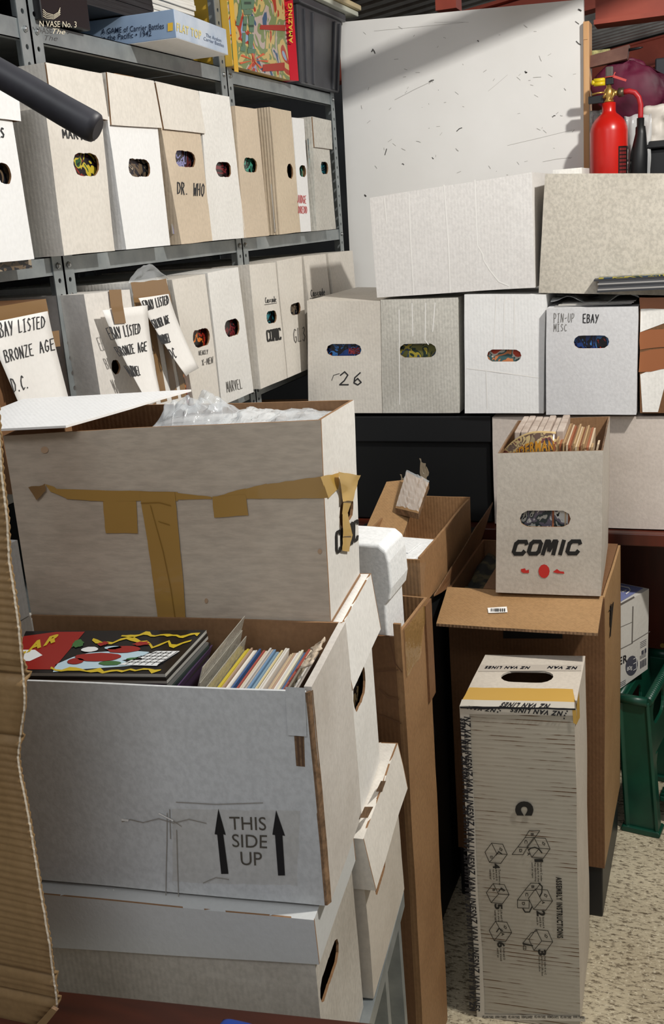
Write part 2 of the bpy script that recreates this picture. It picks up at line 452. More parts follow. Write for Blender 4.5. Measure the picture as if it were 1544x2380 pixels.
HW = {'A': '0,1 .45,0 .95,1|.2,.62 .8,.6', 'B': '0,1 .02,0 .6,.03 .75,.22 .55,.44 .05,.48|.55,.46 .9,.7 .7,.97 0,1', 'C': '.9,.12 .5,0 .1,.3 .05,.7 .4,1 .9,.9',
 'D': '0,1 .03,0 .6,.1 .95,.5 .6,.9 0,1', 'E': '.85,0 .05,.03 .03,.97 .9,1|.05,.5 .7,.46', 'F': '.85,0 .05,.03 .03,1|.05,.5 .7,.46', 'G': '.9,.15 .5,0 .08,.35 .1,.8 .5,1 .85,.85 .85,.55 .5,.55',
 'H': '0,0 0,1|.8,0 .85,1|0,.5 .82,.45', 'I': '.4,0 .4,1|.1,.02 .75,0|.1,1 .75,.98', 'J': '.7,0 .7,.8 .35,1 .05,.75', 'K': '.05,0 .05,1|.85,0 .05,.55 .9,1', 'L': '.1,0 .05,.97 .85,.95', 'M': '0,1 .1,0 .5,.7 .9,0 1,1',
 'N': '0,1 .05,0 .85,1 .9,0', 'O': '.5,0 .05,.3 .1,.8 .5,1 .9,.7 .85,.2 .5,0', 'P': '.05,1 .05,0 .7,.05 .8,.3 .6,.5 .05,.55', 'R': '.03,1 .05,0 .7,.05 .78,.28 .55,.48 .05,.5|.4,.5 .9,1',
 'S': '.85,.1 .4,0 .1,.25 .8,.65 .6,.97 .05,.92', 'T': '0,.03 1,0|.5,0 .48,1', 'U': '.05,0 .08,.8 .45,1 .85,.8 .88,0', 'V': '0,0 .45,1 .9,0', 'W': '0,0 .2,1 .5,.35 .78,1 1,0', 'X': '.05,0 .9,1|.9,0 .05,1',
 'Y': '0,0 .45,.5|.95,0 .3,1', 'Z': '.05,.03 .9,0 .05,.98 .95,1', '.': '.3,.95 .4,1', '-': '.1,.55 .8,.5', "'": '.6,-.1 .5,.15', '2': '.05,.25 .5,0 .85,.25 .5,.65 0,.98 .9,.95', '6': '.75,.05 .2,.4 .1,.8 .5,1 .85,.75 .5,.5 .15,.7', '3': '.1,.08 .6,0 .75,.25 .4,.45 .85,.7 .5,1 .05,.9',
 'a': '.8,.45 .3,.4 .05,.75 .4,1 .8,.7 .8,.45 .85,1', 's': '.7,.45 .2,.5 .7,.8 .1,1', 'c': '.8,.5 .3,.42 .05,.8 .8,.95', 'd': '.8,.6 .3,.45 .05,.8 .4,1 .8,.7 .8,0 .85,1', 'e': '.1,.7 .8,.65 .5,.4 .1,.6 .2,.95 .85,.95', 'l': '.3,0 .3,1 .7,.95', 'i': '.4,.45 .45,1 .8,.95', 'm': '.0,1 .1,.5 .4,.5 .45,1 .5,.5 .9,.5 .95,1', 'o': '.5,.42 .1,.6 .2,.95 .7,.95 .8,.6 .5,.42'}
def ribbon(mb, pl, pts, wpx, eps=EPS, mi=0, amp=AMP):
    """stroke of pixel width wpx through pixel points"""
    for a, b in zip(pts, pts[1:]):
        dx, dy = b[0]-a[0], b[1]-a[1]; L = math.hypot(dx, dy) or 1; nx, ny = -dy/L*wpx/2, dx/L*wpx/2; ex, ey = dx/L*wpx*.3, dy/L*wpx*.3
        k = max(1, int(L/60))
        for i in range(k):
            s0, s1 = i/k, (i+1)/k
            a0 = (a[0]+dx*s0-(ex if i == 0 else 0), a[1]+dy*s0-(ey if i == 0 else 0)); b0 = (a[0]+dx*s1+(ex if i == k-1 else 0), a[1]+dy*s1+(ey if i == k-1 else 0))
            mb.add([wob(pl.at(x, y, eps), amp) for x, y in ((a0[0]+nx, a0[1]+ny), (a0[0]-nx, a0[1]-ny), (b0[0]-nx, b0[1]-ny), (b0[0]+nx, b0[1]+ny))], [(0, 1, 2, 3)], mi)
def hand(mb, pl, txt, q, wpx=2.5, eps=EPS, jit=.03, mi=0, amp=AMP):
    n = len(txt)
    for i, ch in enumerate(txt):
        if ch not in HW: continue
        for st in HW[ch].split('|'):
            pts = []
            for p in st.split():
                x, y = map(float, p.split(','))
                u = (i+.08+x*.72+random.uniform(-jit, jit)*.5)/n; v = y+random.uniform(-jit, jit)
                pts.append(pq(q, u, v))
            ribbon(mb, pl, pts, wpx, eps, mi, amp)
BLK = {'C': '1.0,.20 .88,.04 .22,.04 .04,.20 .04,.80 .22,.96 .88,.96 1.0,.80', 'O': '.22,.04 .80,.04 .97,.2 .97,.8 .80,.96 .22,.96 .04,.8 .04,.2 .22,.04', 'M': '.02,1 .06,.03 .28,.03 .5,.72 .74,.03 .95,.03 .98,1', 'I': '.5,0 .5,1'}
def blocky(mb, pl, txt, q, wpx, eps=EPS, amp=AMP, shear=.25):
    wd = [.55 if c == 'I' else 1.0 for c in txt]; tot = sum(wd); x = 0
    for ch, w_ in zip(txt, wd):
        pts = []
        for p in BLK[ch].split():
            a, b = map(float, p.split(',')); pts.append(pq(q, (x+w_*(.10+.72*a)+shear*(.5-b)*.8)/tot, b))
        ribbon(mb, pl, pts, wpx, eps, 0, amp); x += w_
def poly(mb, pl, pts, eps=EPS, mi=0, amp=AMP):
    mb.add([wob(pl.at(x, y, eps), amp) for x, y in pts], [list(range(len(pts)))], mi)
def strip(mb, pl, q, eps=EPS, mi=0, nu=8, nv=4, rag=0, amp=AMP, lift=0):
    """tape or sheet following the board; q in pixels TL,TR,BR,BL"""
    def fn(u, v):
        a = pq(q, u, v); r = rag*noise.noise(Vector((a[0]*.05, a[1]*.05, 3)))
        return wob(pl.at(a[0]+r, a[1]+r, eps+lift*(0.5+0.5*noise.noise(Vector((a[0]*.03, a[1]*.03, 0))))), amp)
    mb.grid(fn, nu, nv, mi)

# ================================================================== setting
def struct(mb, name, mats, **kw):
    o = mb.build(name, mats, **kw); o['kind'] = 'structure'; return o
mb = MB(); mb.box((-1.75, -3, -.1), (3.2, 12, 0)); floor = struct(mb, 'floor', CONC)
mb = MB(); mb.box((-1.85, -3, 0), (-1.75, 12, 3.0)); struct(mb, 'wall_left', WALLD)
mb = MB(); mb.box((-1.75, 12, 0), (3.2, 12.1, 3.6)); struct(mb, 'wall_back', WALLB)
mb = MB(); mb.box((3.2, -3, 0), (3.3, 12.1, 3.6)); struct(mb, 'wall_right', WALLB)
# corrugated roof, corrugations along x, rising to the right
def roofz(x): return 2.50+.139*(x+.9)
mb = MB(); per = .12; prof = [(0, 0), (.3, 0), (.42, .028), (.72, .028), (.84, 0)]
ys = []
y = 1.9
while y < 12.1:
    for a, z in prof: ys.append((y+a*per, z))
    y += per
k = len(mb.v)
for yy, dz in ys:
    for x in (-1.9, 3.3): mb.v.append(Vector((x, yy, roofz(x)+.02+dz)))
for i in range(len(ys)-1):
    mb.f.append([2*i, 2*i+1, 2*i+3, 2*i+2]); mb.m.append(0); mb.sm.append(False)
struct(mb, 'ceiling', ROOFM, solid=.003)
def rafter(y0, z_off, w_, h_, nm='trim_1'):
    mb = MB(); a, b = -1.7, 3.2
    z0, z1 = roofz(a)-z_off, roofz(b)-z_off
    for (ya, yb, lo, hi) in ((y0, y0+w_, -.012, 0), (y0+w_*.42, y0+w_*.58, -h_+.012, -.012), (y0, y0+w_, -h_, -h_+.012)):
        mb.hexa([(a, ya, z0+hi), (b, ya, z1+hi), (b, ya, z1+lo), (a, ya, z0+lo)], [(a, yb, z0+hi), (b, yb, z1+hi), (b, yb, z1+lo), (a, yb, z0+lo)])
    return struct(mb, nm, REDBEAM)
rafter(4.1, .22, .09, .12, 'trim_1'); rafter(7.6, 0, .1, .18, 'trim_2'); rafter(10.4, 0, .1, .2, 'trim_3')
# near tie beam over the partition, level, and an unseen sloping brace placed to shade the panel
mb = MB(); mb.box((-.36, 3.2, 2.035), (3.2, 3.21, 2.16)); mb.box((-.36, 3.16, 2.148), (3.2, 3.25, 2.16)); mb.box((-.36, 3.16, 2.03), (3.2, 3.25, 2.042)); struct(mb, 'trim_4', REDBEAM)
mb = MB(); mb.hexa([(-.56, 2.59, 2.140+.070), (1.2, 2.59, 2.60+.070), (1.2, 2.59, 2.60), (-.56, 2.59, 2.140)], [(-.56, 2.62, 2.140+.070), (1.2, 2.62, 2.60+.070), (1.2, 2.62, 2.60), (-.56, 2.62, 2.140)]); mb.box((-.60, 2.58, 2.15), (-.56, 2.62, 2.56)); struct(mb, 'trim_5', REDBEAM)
mb = MB(); mb.box((-1.2, 3.16, 2.22), (-.2, 3.24, 2.30)); mb.box((-.80, 3.15, 2.12), (-.74, 3.22, 2.22)); struct(mb, 'trim_6', REDBEAM)

# white partition panel with a pine post on its edge
root = empty('partition_panel', (-.73, 3.11, 0), 'large scuffed white painted panel standing behind the boxes', 'panel')
PP = Plane((0, 3.1, 0), (0, -1, 0))
tl, tr = PP.at(788, 52), PP.at(1357, -2)
mb = MB(); mb.hexa([tl, tr, Vector((tr.x-.004, 3.1, .001)), Vector((tl.x-.04, 3.1, .001))], [p+Vector((0, .018, 0)) for p in (tl, tr, Vector((tr.x-.004, 3.1, .001)), Vector((tl.x-.04, 3.1, .001)))])
mb.build('board', PANELM, root)
mb = MB(); mb.box((tr.x+.0005, 3.085, .001), (tr.x+.016, 3.15, 2.03)); mb.build('post', PINE, root, bevel=.001)
SCUFF = plain('dark_scuff', '5c5a58', .7); SCUFFL = plain('faint_scuff', 'b9b7b3', .7)
mb = MB()
random.seed(3)
for (x, y, dx, dy, wd) in ((918, 232, 88, -44, 1.6), (870, 72, 210, -20, .9), (1010, 52, 80, 0, .8), (1135, 212, 45, -38, .8), (1180, 338, 150, -36, .8), (1262, 376, 68, -10, 1.2), (1062, 305, 12, -8, 3), (864, 120, 3, -6, 4),
                        (868, 116, 4, 8, 4), (998, 190, 10, -4, 4), (1221, 166, 4, 2, 5), (1345, 22, 6, 3, 6), (1340, 96, 10, 8, 4), (1338, 50, 8, 6, 3), (848, 453, 3, 3, 5), (935, 381, 4, 2, 3), (1312, 205, 4, 5, 2.5), (1254, 130, 5, 12, 2),
                        (895, 360, 4, -14, 3), (1060, 345, 6, 6, 2.5), (1005, 366, 3, 3, 3), (1285, 272, 6, -3, 3), (1303, 268, 5, 1, 2), (1218, 58, 8, 6, 2.5), (968, 328, 10, 3, 2), (1110, 95, 3, 2, 3), (840, 245, 2, 8, 1.5), (1240, 180, 18, -1, 2)):
    ribbon(mb, PP, [(x, y), (x+dx*.5, y+dy*.5+random.uniform(-2, 2)), (x+dx, y+dy)], wd*.62, amp=0, mi=0 if wd > 2.5 else 1)
for _ in range(60):
    x, y = random.uniform(850, 1340), random.uniform(60, 420); ribbon(mb, PP, [(x, y), (x+random.uniform(-8, 10), y+random.uniform(-7, 7))], random.uniform(.7, 1.3), amp=0, mi=1)
mb.build('scuff_marks', [SCUFF, SCUFFL], root, kind='stuff')
mb = MB(); pe = Plane((0, 3.085, 0), (0, -1, 0)); mb.box((tr.x+.001, 3.083, 1.985), (tr.x+.012, 3.086, 2.028)); mb.build('post_cap', PINE, root)

# ================================================================== slotted angle racks
XR = -1.09
LV = [1.92, 1.54, 1.187, .80, .42, .06]
def rack(y0, y1, label):
    root = empty('shelving_rack', ((XR-.22), (y0+y1)/2, 0), label, 'shelving', 'grey slotted steel racks')
    th = .002; fw = .030
    for sx, xf in ((1, XR), (-1, XR-.45)):
        for sy, yy in ((1, y0), (-1, y1)):
            mb = MB(); z = 0.0; ph = .0125
            ya, yb = (yy, yy+sy*fw) if sy > 0 else (yy-fw, yy)
            while z < 2.36:
                z1 = z+.027
                slab(mb, [(xf, ya, z1), (xf, yb, z1), (xf, yb, z), (xf, ya, z)], Vector((-sx, 0, 0)), th, 0, 0, 0, (.5, .5, .0085, .0085, 1))
                z = z1
            xa, xb = sorted((xf, xf-sx*fw))
            mb.box((xa, min(yy, yy+sy*th), 0), (xb, max(yy, yy+sy*th), z)); mb.build('upright', STEEL, root)
    for lz in LV:
        mb = MB(); xf = XR-.0025; xb = XR-.4475; h = .033
        mb.box((xb, y0+.003, lz-.0015), (xf, y1-.003, lz))                      # deck
        mb.box((xf-.0015, y0+.003, lz-h), (xf, y1-.003, lz)); mb.box((xb, y0+.003, lz-h), (xb+.0015, y1-.003, lz))
        mb.box((xf-.012, y0+.003, lz-h), (xf, y1-.003, lz-h+.0015))
        mb.build('shelf', STEEL, root)
        for yy in (y0+.015, y1-.015):
            mb = MB(); mb.tube([(XR+.0002, yy, lz-h/2), (XR+.003, yy, lz-h/2)], [.0055, .0048], 10); mb.tube([(XR+.003, yy, lz-h/2), (XR+.0045, yy, lz-h/2)], [.0048, .002], 10)
            mb.build('bolt', BOLT, root)
    return root
rack(.80, 1.583, 'grey slotted steel rack bay at the left edge of the picture')
rack(1.585, 2.328, 'grey slotted steel rack bay in the middle, holding the handwritten cartons')
rack(2.330, 3.055, 'grey slotted steel rack bay at the far end beside the white panel')

# ------------------------------------------------------------------ shelf boxes, middle shelf (z 1.54)
NX = Vector((-1, 0, 0))
def qX(pts, x, z=None):
    q = [onX(a, b, x) for a, b in pts]
    if z is not None: q[2].z = q[3].z = z
    return q
def shelfbox(label, pts, x, z, mats, hole=None, lid=None, lidmats=None, depth=.40, group='comic boxes on the racks', torn=True, comic=None, **kw):
    q = qX(pts, x, z)
    h = None
    if hole:
        hx, hy, wpx, hpx = hole; c = onX(hx, hy, x)
        Wd = (q[1]-q[0]).length; ya = lerp(q[0], q[3], .5).y; yb = lerp(q[1], q[2], .5).y; zt = (q[0].z+q[1].z)/2
        u = (c.y-ya)/(yb-ya); v = (zt-c.z)/(zt-z)
        ww = abs(onX(hx+wpx/2, hy, x).y-onX(hx-wpx/2, hy, x).y); hh = abs(onX(hx, hy+hpx/2, x).z-onX(hx, hy-hpx/2, x).z)*.85
        h = (u, v, ww, min(hh*1.15, ww*.95), 1)
    lq = qX(lid, x+.004) if lid else None
    r, pl = carton(label, q, depth, NX, mats, hole=h, lid=lq, lidmats=lidmats, torn=torn, group=group, **kw)
    if hole and comic is not None:
        comic_inside(pl, hole[0], hole[1], .15, .22, COV[comic[0]], comic[1], mid=(q[0]+q[1]+q[2]+q[3])/4)
    return r, pl
XM = -1.05
r, pl = shelfbox('lidded white comic box at the far left edge of the middle shelf', [(-80, 262), (28, 282), (80, 607), (-30, 615)], XM, 1.541, [WHITE2, INNER, EDGE], (8, 402, 34, 50), [(-95, 150), (40, 190), (48, 282), (-80, 266)], comic=(1, 'dark comic showing through the hand hole of the far left shelf box'))
mb = MB(); hand(mb, pl, 'SERIES', [(-52, 300), (10, 298), (12, 320), (-50, 322)], 3); mb.build('handwriting', PEN, r)
r, pl = shelfbox('lidded white comic box marked MARVEL behind the black pipe end', [(104, 250), (234, 262), (269, 590), (150, 591)], XM, 1.541, [CREAM, INNER, EDGE], (201, 382, 57, 54), [(106, 145), (237, 170), (252, 279), (121, 254)], comic=(0, 'green and yellow comic showing through the hand hole of the MARVEL shelf box'))
mb = MB(); hand(mb, pl, 'MARVEL', [(143, 301), (222, 306), (224, 326), (146, 320)], 2.6); mb.build('handwriting', PEN, r)
r, pl = shelfbox('clean white comic box with a cream lid, right of the MARVEL one', [(248, 270), (365, 285), (396, 578), (295, 585)], XM, 1.541, [WHITE2, INNER, EDGE], (325, 390, 50, 42), [(249, 167), (357, 188), (377, 298), (259, 290)], [CREAM, INNER, EDGE], comic=(1, 'grey comic showing through the hand hole of the clean white shelf box'))
mb = MB(); mb.box((XM-.10, 1.80, 1.8525), (XM-.02, 1.87, 1.856)); tag(mb.build('cardboard_scrap', KRAFT), 'small kraft cardboard scrap lying on the lid of a white shelf box', 'cardboard')
r, pl = shelfbox('beige comic box marked DR. WHO with a cream lid', [(372, 285), (464, 296), (495, 565), (422, 576)], XM, 1.541, [BEIGE, INNER, EDGE], (433, 370, 44, 38), [(361, 189), (461, 211), (478, 310), (381, 300)], [CREAM, INNER, EDGE], comic=(2, 'lilac comic showing through the hand hole of the DR. WHO shelf box'))
mb = MB(); hand(mb, pl, 'DR. WHO', [(412, 423), (478, 428), (476, 456), (412, 450)], 2.2); mb.build('handwriting', PEN, r)
shelfbox('tall white comic box without a lid, left of the middle upright', [(463, 211), (533, 224), (571, 553), (490, 562)], XM, 1.541, [WHITE, INNER, EDGE], (521, 394, 34, 36), comic=(3, 'dark red comic showing through the hand hole left of the middle upright'))
shelfbox('beige comic box right of the middle upright', [(546, 245), (597, 254), (624, 545), (567, 550)], XM, 1.541, [BEIGE, INNER, EDGE], (582, 384, 30, 34), comic=(4, 'teal comic showing through the hand hole right of the middle upright'))
shelfbox('cream comic box with a ridged side and its hand hole at the edge', [(627, 248), (676, 258), (699, 541), (652, 543)], XM, 1.541, [board('tan_board', 'dccbb2', .1, off=40, flute=.8), INNER, EDGE], (674, 398, 14, 36), comic=(5, 'brown comic showing through the edge hand hole of the ridged cream box'))
r, pl = shelfbox('narrow white comic box with red handwriting on the far rack bay', [(679, 272), (706, 275), (723, 534), (699, 536)], XM, 1.541, [WHITE2, INNER, EDGE], (704, 397, 16, 28), comic=(4, 'green comic showing through the hand hole of the red lettered box'))
mb = MB(); hand(mb, pl, 'JUDGE', [(692, 454), (713, 455), (713, 473), (692, 472)], 1.3); hand(mb, pl, 'DREDD', [(694, 480), (715, 480), (715, 496), (694, 496)], 1.3); mb.build('handwriting', REDPEN, r)
shelfbox('small lidded grey white comic box at the far end of the middle shelf', [(727, 330), (765, 335), (781, 523), (736, 531)], XM, 1.541, [GREYW, INNER, EDGE], (755, 390, 17, 29), [(726, 270), (770, 280), (773, 347), (731, 341)], comic=(6, 'dark teal comic showing through the hand hole of the far end lidded box'))

# ------------------------------------------------------------------ lower shelf (z 1.187)
XL = -1.04; ZL = 1.188
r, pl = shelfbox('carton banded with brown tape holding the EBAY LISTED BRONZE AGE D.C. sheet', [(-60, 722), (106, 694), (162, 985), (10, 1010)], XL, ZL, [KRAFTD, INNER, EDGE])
mb = MB(); strip(mb, pl, [(-60, 722), (106, 694), (113, 728), (-50, 757)], .0008, nu=10); mb.build('tape', TAPEB, r)
mb = MB(); strip(mb, pl, [(112, 772), (137, 768), (140, 805), (116, 808)], .0030); mb.build('tape', TAPEB, r)
def sheet(label, pts, x, texts, curl=.01, eps=.012, plx=None):
    p = Plane((x+eps, 0, 0), (1, 0, 0)); mb = MB()
    def fn(u, v):
        a = pq(pts, u, v); return p.at(a[0], a[1], 0)+Vector((curl*(v*v)*(1-.3*u)+.002*math.sin(u*5+v*3), 0, 0))
    # the sheet hangs from its top edge and stands off at the bottom
    mb.grid(fn, 8, 10); o = mb.build('paper_sheet', PAPER, solid=.0003)
    tag(o, label, 'paper', 'handwritten EBAY LISTED sheets')
    mb = MB()
    class CP:   # same curved surface for the ink
        def at(s, px, py, e=0):
            # invert the bilinear map roughly
            u, v = .5, .5
            for _ in range(12):
                a = pq(pts, u, v); b = pq(pts, u+.01, v); c = pq(pts, u, v+.01)
                j = ((b[0]-a[0])/.01, (c[0]-a[0])/.01, (b[1]-a[1])/.01, (c[1]-a[1])/.01); dx, dy = px-a[0], py-a[1]; det = j[0]*j[3]-j[1]*j[2]
                u += (dx*j[3]-dy*j[1])/det; v += (dy*j[0]-dx*j[2])/det
            return fn(u, v)+Vector((e+.0004, 0, 0))
    for t, q in texts: hand(mb, CP(), t, q, 2.1, amp=0)
    mb.build('handwriting', PEN, o)
    return o
sheet('white sheet reading EBAY LISTED BRONZE AGE D.C. at the far left', [(-35, 752), (113, 723), (156, 954), (50, 981)], XL,
      [('EBAY LISTED', [(-20, 752), (108, 734), (108, 760), (-14, 786)]), ('BRONZE AGE', [(2, 815), (127, 786), (129, 812), (8, 842)]), ('D.C.', [(15, 880), (63, 870), (66, 900), (22, 912)])])
r, pl = shelfbox('white comic box with the EBAY LISTED BRONZE AGE MARVEL sheet taped on', [(196, 684), (301, 672), (340, 947), (245, 975)], XL, ZL, [board('off_white_board', 'e9e4dd', .06, off=44), INNER, EDGE], (270, 853, 20, 36))
sheet('white sheet reading EBAY LISTED BRONZE AGE MARVEL with tape at its top', [(238, 721), (345, 709), (351, 928), (316, 945)], XL,
      [('EBAY LISTED', [(242, 762), (328, 752), (326, 774), (252, 790)]), ('BRONZE AGE', [(257, 808), (340, 793), (338, 815), (266, 828)]), ('MARVEL', [(272, 850), (316, 852), (314, 872), (284, 876)])], eps=.02, curl=.03)
mb = MB(); p_ = Plane((XL+.0325, 0, 0), (1, 0, 0)); strip(mb, Plane((XL+.002, 0, 0), (1, 0, 0)), [(254, 674), (282, 672), (286, 712), (258, 714)], nu=3); strip(mb, Plane((XL+.024, 0, 0), (1, 0, 0)), [(258, 712), (286, 710), (293, 751), (267, 753)], nu=3, amp=0); mb.build('tape', TAPEB, r)
r, pl = shelfbox('carton striped with brown tape behind the SILVER AGE sheet', [(304, 657), (387, 649), (434, 924), (350, 945)], XL, ZL, [WHITE, INNER, EDGE])
mb = MB(); strip(mb, pl, [(304, 657), (387, 649), (393, 686), (312, 694)], nu=8, rag=2)
for a in (0.0, .30, .60, .86): strip(mb, pl, [pq([(304, 657), (387, 649), (434, 924), (350, 945)], a, .1), pq([(304, 657), (387, 649), (434, 924), (350, 945)], a+.17, .1), pq([(304, 657), (387, 649), (434, 924), (350, 945)], min(a+.17, 1), .99), pq([(304, 657), (387, 649), (434, 924), (350, 945)], a, .99)], .0008, nu=2, nv=8)
mb.build('tape', TAPEB, r)
sheet('white sheet reading EBAY LISTED SILVER AGE MARVEL DC', [(322, 693), (394, 683), (439, 856), (402, 875)], XL,
      [('EBAY LISTED', [(328, 700), (393, 686), (394, 706), (336, 722)]), ('SILVER AGE', [(345, 745), (391, 732), (393, 750), (352, 764)]), ('MARVEL', [(355, 780), (388, 775), (388, 795), (362, 800)]), ('DC', [(373, 813), (393, 808), (395, 830), (378, 834)])], eps=.012, curl=.03)
mb = MB()
def bagf(u, v): return Vector((XL-.01+.012*noise.noise(Vector((u*4, v*4, 2))), 1.72+.16*u, 1.475+.035*v*math.sin(u*3.1)+.004*noise.noise(Vector((u*9, v*9, 0)))))
mb.grid(bagf, 14, 6); tag(mb.build('plastic_bag', FILM), 'clear plastic film poking up behind the SILVER AGE sheet', 'bag')
r, pl = shelfbox('cream comic box with faint X-MEN pencil writing under a torn hand hole', [(399, 651), (477, 637), (513, 942), (455, 955)], XL, ZL, [CREAM, INNER, EDGE], (469, 785, 38, 42), comic=(7, 'flame coloured comic showing through the torn hand hole on the lower shelf'))
mb = MB(); hand(mb, pl, 'WEAKLY', [(462, 815), (484, 812), (484, 822), (462, 825)], 1.1); hand(mb, pl, 'X-MEN', [(469, 836), (496, 828), (496, 843), (470, 849)], 1.3); mb.build('handwriting', PENCIL, r)
r, pl = shelfbox('white comic box marked MARVEL at its foot, left of the middle upright', [(483, 635), (553, 621), (590, 905), (515, 933)], XL, ZL, [WHITE, INNER, EDGE], (540, 762, 34, 40), comic=(3, 'black comic showing through the hand hole of the lower MARVEL box'))
mb = MB(); hand(mb, pl, 'MARVEL', [(525, 887), (562, 880), (566, 902), (528, 912)], 1.4); mb.build('handwriting', PENCIL, r)
r, pl = shelfbox('white comic box with COMIC in bold print, right of the middle upright', [(579, 616), (640, 609), (667, 880), (606, 896)], XL, ZL, [CREAM, INNER, EDGE], (632, 737, 24, 30), comic=(6, 'blue comic showing through the hand hole above the COMIC print on the rack'))
mb = MB(); blocky(mb, pl, 'COMIC', [(620, 769), (652, 762), (654, 789), (622, 795)], 3.2, shear=0); mb.build('printed_lettering', BLACKM, r)
mb = MB(); hand(mb, pl, 'Cascade', [(617, 692), (643, 688), (644, 701), (618, 705)], 1.2); ribbon(mb, pl, [(616, 709), (644, 704)], 1.1); mb.build('handwriting', PEN, r)
r, pl = shelfbox('cream comic box with a large pencilled GL3', [(643, 606), (701, 596), (717, 864), (668, 871)], XL, ZL, [CREAM, INNER, EDGE], (687, 717, 24, 28), comic=(1, 'dark comic showing through the torn hand hole beside the pencilled GL3'))
mb = MB(); hand(mb, pl, 'GL3', [(680, 765), (712, 757), (713, 790), (683, 797)], 1.6); mb.build('handwriting', PENCIL, r)
r, pl = shelfbox('cream comic box underlined Cascade, half hidden behind the 2G box', [(705, 596), (757, 590), (785, 840), (738, 855)], -1.045, ZL, [CREAM, INNER, EDGE], (745, 705, 18, 24))
mb = MB(); hand(mb, pl, 'Cascade', [(722, 674), (756, 670), (757, 685), (723, 689)], 1.3); ribbon(mb, pl, [(721, 693), (756, 688)], 1.2); mb.build('handwriting', PEN, r)
shelfbox('last cream comic box on the lower shelf beside the white panel', [(762, 589), (820, 582), (838, 820), (795, 840)], -1.045, ZL, [CREAM, INNER, EDGE], (814, 690, 22, 26))
# boxes lower on the rack
q = [Vector((-1.0, 2.12, 1.085)), Vector((-1.0, 2.32, 1.085)), Vector((-1.0, 2.32, .801)), Vector((-1.0, 2.12, .801))]
r, pl = carton('open white box with plastic under the lower shelf', [Vector((-1.0, 2.36, 1.10)), Vector((-1.0, 2.60, 1.10)), Vector((-1.0, 2.60, .802)), Vector((-1.0, 2.36, .802))], .4, NX, [WHITE, INNER, EDGE], top='open', group='comic boxes on the racks')
mb = MB(); mb.grid(lambda u, v: Vector((-1.02-.3*v, 2.38+.2*u, 1.08+.03*noise.noise(Vector((u*5, v*5, 1))))), 14, 14); tag(mb.build('plastic_bag', FILMW), 'milky plastic bag in the box under the lower shelf', 'bag')
carton('white box seen in the gap left of the big taped box', [Vector((-1.04, 1.12, 1.115)), Vector((-1.04, 1.286, 1.115)), Vector((-1.04, 1.286, .987)), Vector((-1.04, 1.12, .987))], .4, NX, [WHITE, INNER, EDGE], group='comic boxes on the racks')
carton('aged box under the white one in the gap left of the taped box', [Vector((-1.04, 1.09, .985)), Vector((-1.04, 1.30, .985)), Vector((-1.04, 1.30, .802)), Vector((-1.04, 1.09, .802))], .4, NX, [CREAM, INNER, EDGE], group='comic boxes on the racks')

# ------------------------------------------------------------------ top shelf (z 1.92)
ZT = 1.9215
def cuboid(name, label, cat, q, nin, depth, mats, group=None, bevel=.0015, face_mats=None):
    q = [Vector(p) for p in q]; b = [p+Vector(nin)*depth for p in q]; base = (q[2]+q[3]+b[2]+b[3])/4
    r = empty(name, base, label, cat, group); mb = MB(); mb.hexa(q, b, 0, 1 if len(mats) > 1 else 0, 1 if len(mats) > 1 else 0)
    mb.build('body', mats, r, bevel=bevel); return r
BK2 = plain('black_glossy_board', '121113', .3)
tb = Plane((-1.075, 0, 0), (1, 0, 0))
r = cuboid('game_box', 'black boxed item lettered VASE No. 3 in white on the top shelf', 'box', [Vector((-1.075, 1.60, 2.12)), Vector((-1.075, 1.745, 2.12)), Vector((-1.075, 1.745, ZT)), Vector((-1.075, 1.60, ZT))], NX, .25, [BK2])
IVORY = plain('ivory_print', 'd8cfb8', .5)
mb = MB(); letter(mb, tb, 'N VASE No. 3', [(92, 48), (178, 50), (178, 64), (92, 62)], .0, amp=0); letter(mb, tb, 'The', [(122, 66), (152, 68), (152, 80), (122, 78)], 0, .3, amp=0); mb.build('printed_lettering', IVORY, r)
mb = MB()
for k_ in range(4): ribbon(mb, tb, [(100, 22+k_*5), (108, 30+k_*4), (125, 35+k_*3), (136, 28+k_*3), (140, 18+k_*5)], 1.3, amp=0)
mb.build('printed_swirl', IVORY, r)
cuboid('cardboard_box', 'tan box behind the upright on the top shelf, left of the black boxed item', 'box', [Vector((-1.10, 1.53, 2.2)), Vector((-1.10, 1.595, 2.2)), Vector((-1.10, 1.595, 1.99)), Vector((-1.10, 1.53, 1.99))], NX, .2, [KRAFTL])
cuboid('cardboard_box', 'black box at the far left of the top shelf', 'box', [Vector((-1.10, 1.2, 2.15)), Vector((-1.10, 1.52, 2.15)), Vector((-1.10, 1.52, ZT)), Vector((-1.10, 1.2, ZT))], NX, .25, [BK2])
PAGE = noisy('paper_page_edges', 'c9c6be', 'ebe9e3', 40, .7, stretch=(.2, .2, 14))
PAGED = noisy('black_page_edges', '141416', '2e2e30', 40, .5, stretch=(.2, .2, 14))
random.seed(11)
z = ZT+.052
for i in range(9):
    h = .0105+random.uniform(-.001, .002); a = random.uniform(-.006, .006)
    mb = MB(); mb.box((-1.36, 1.75, z), (-1.10+a, 2.03, z+h-.0006))
    tag(mb.build('magazine', [PAGED]), ORD[8-i]+' black edged magazine from the top of the pile on the blue wargame box', 'magazine', 'black edged magazines on the top shelf'); z += h
z = ZT+.052
for i in range(9):
    h = .0105+random.uniform(-.001, .002); a = random.uniform(-.006, .006)
    mb = MB(); mb.box((-1.36, 2.035, z), (-1.105+a, 2.225, z+h-.0006))
    tag(mb.build('magazine', [PAGE]), ORD[8-i]+' white edged magazine from the top of the pile beside the middle upright, top shelf', 'magazine', 'white edged magazines on the top shelf'); z += h
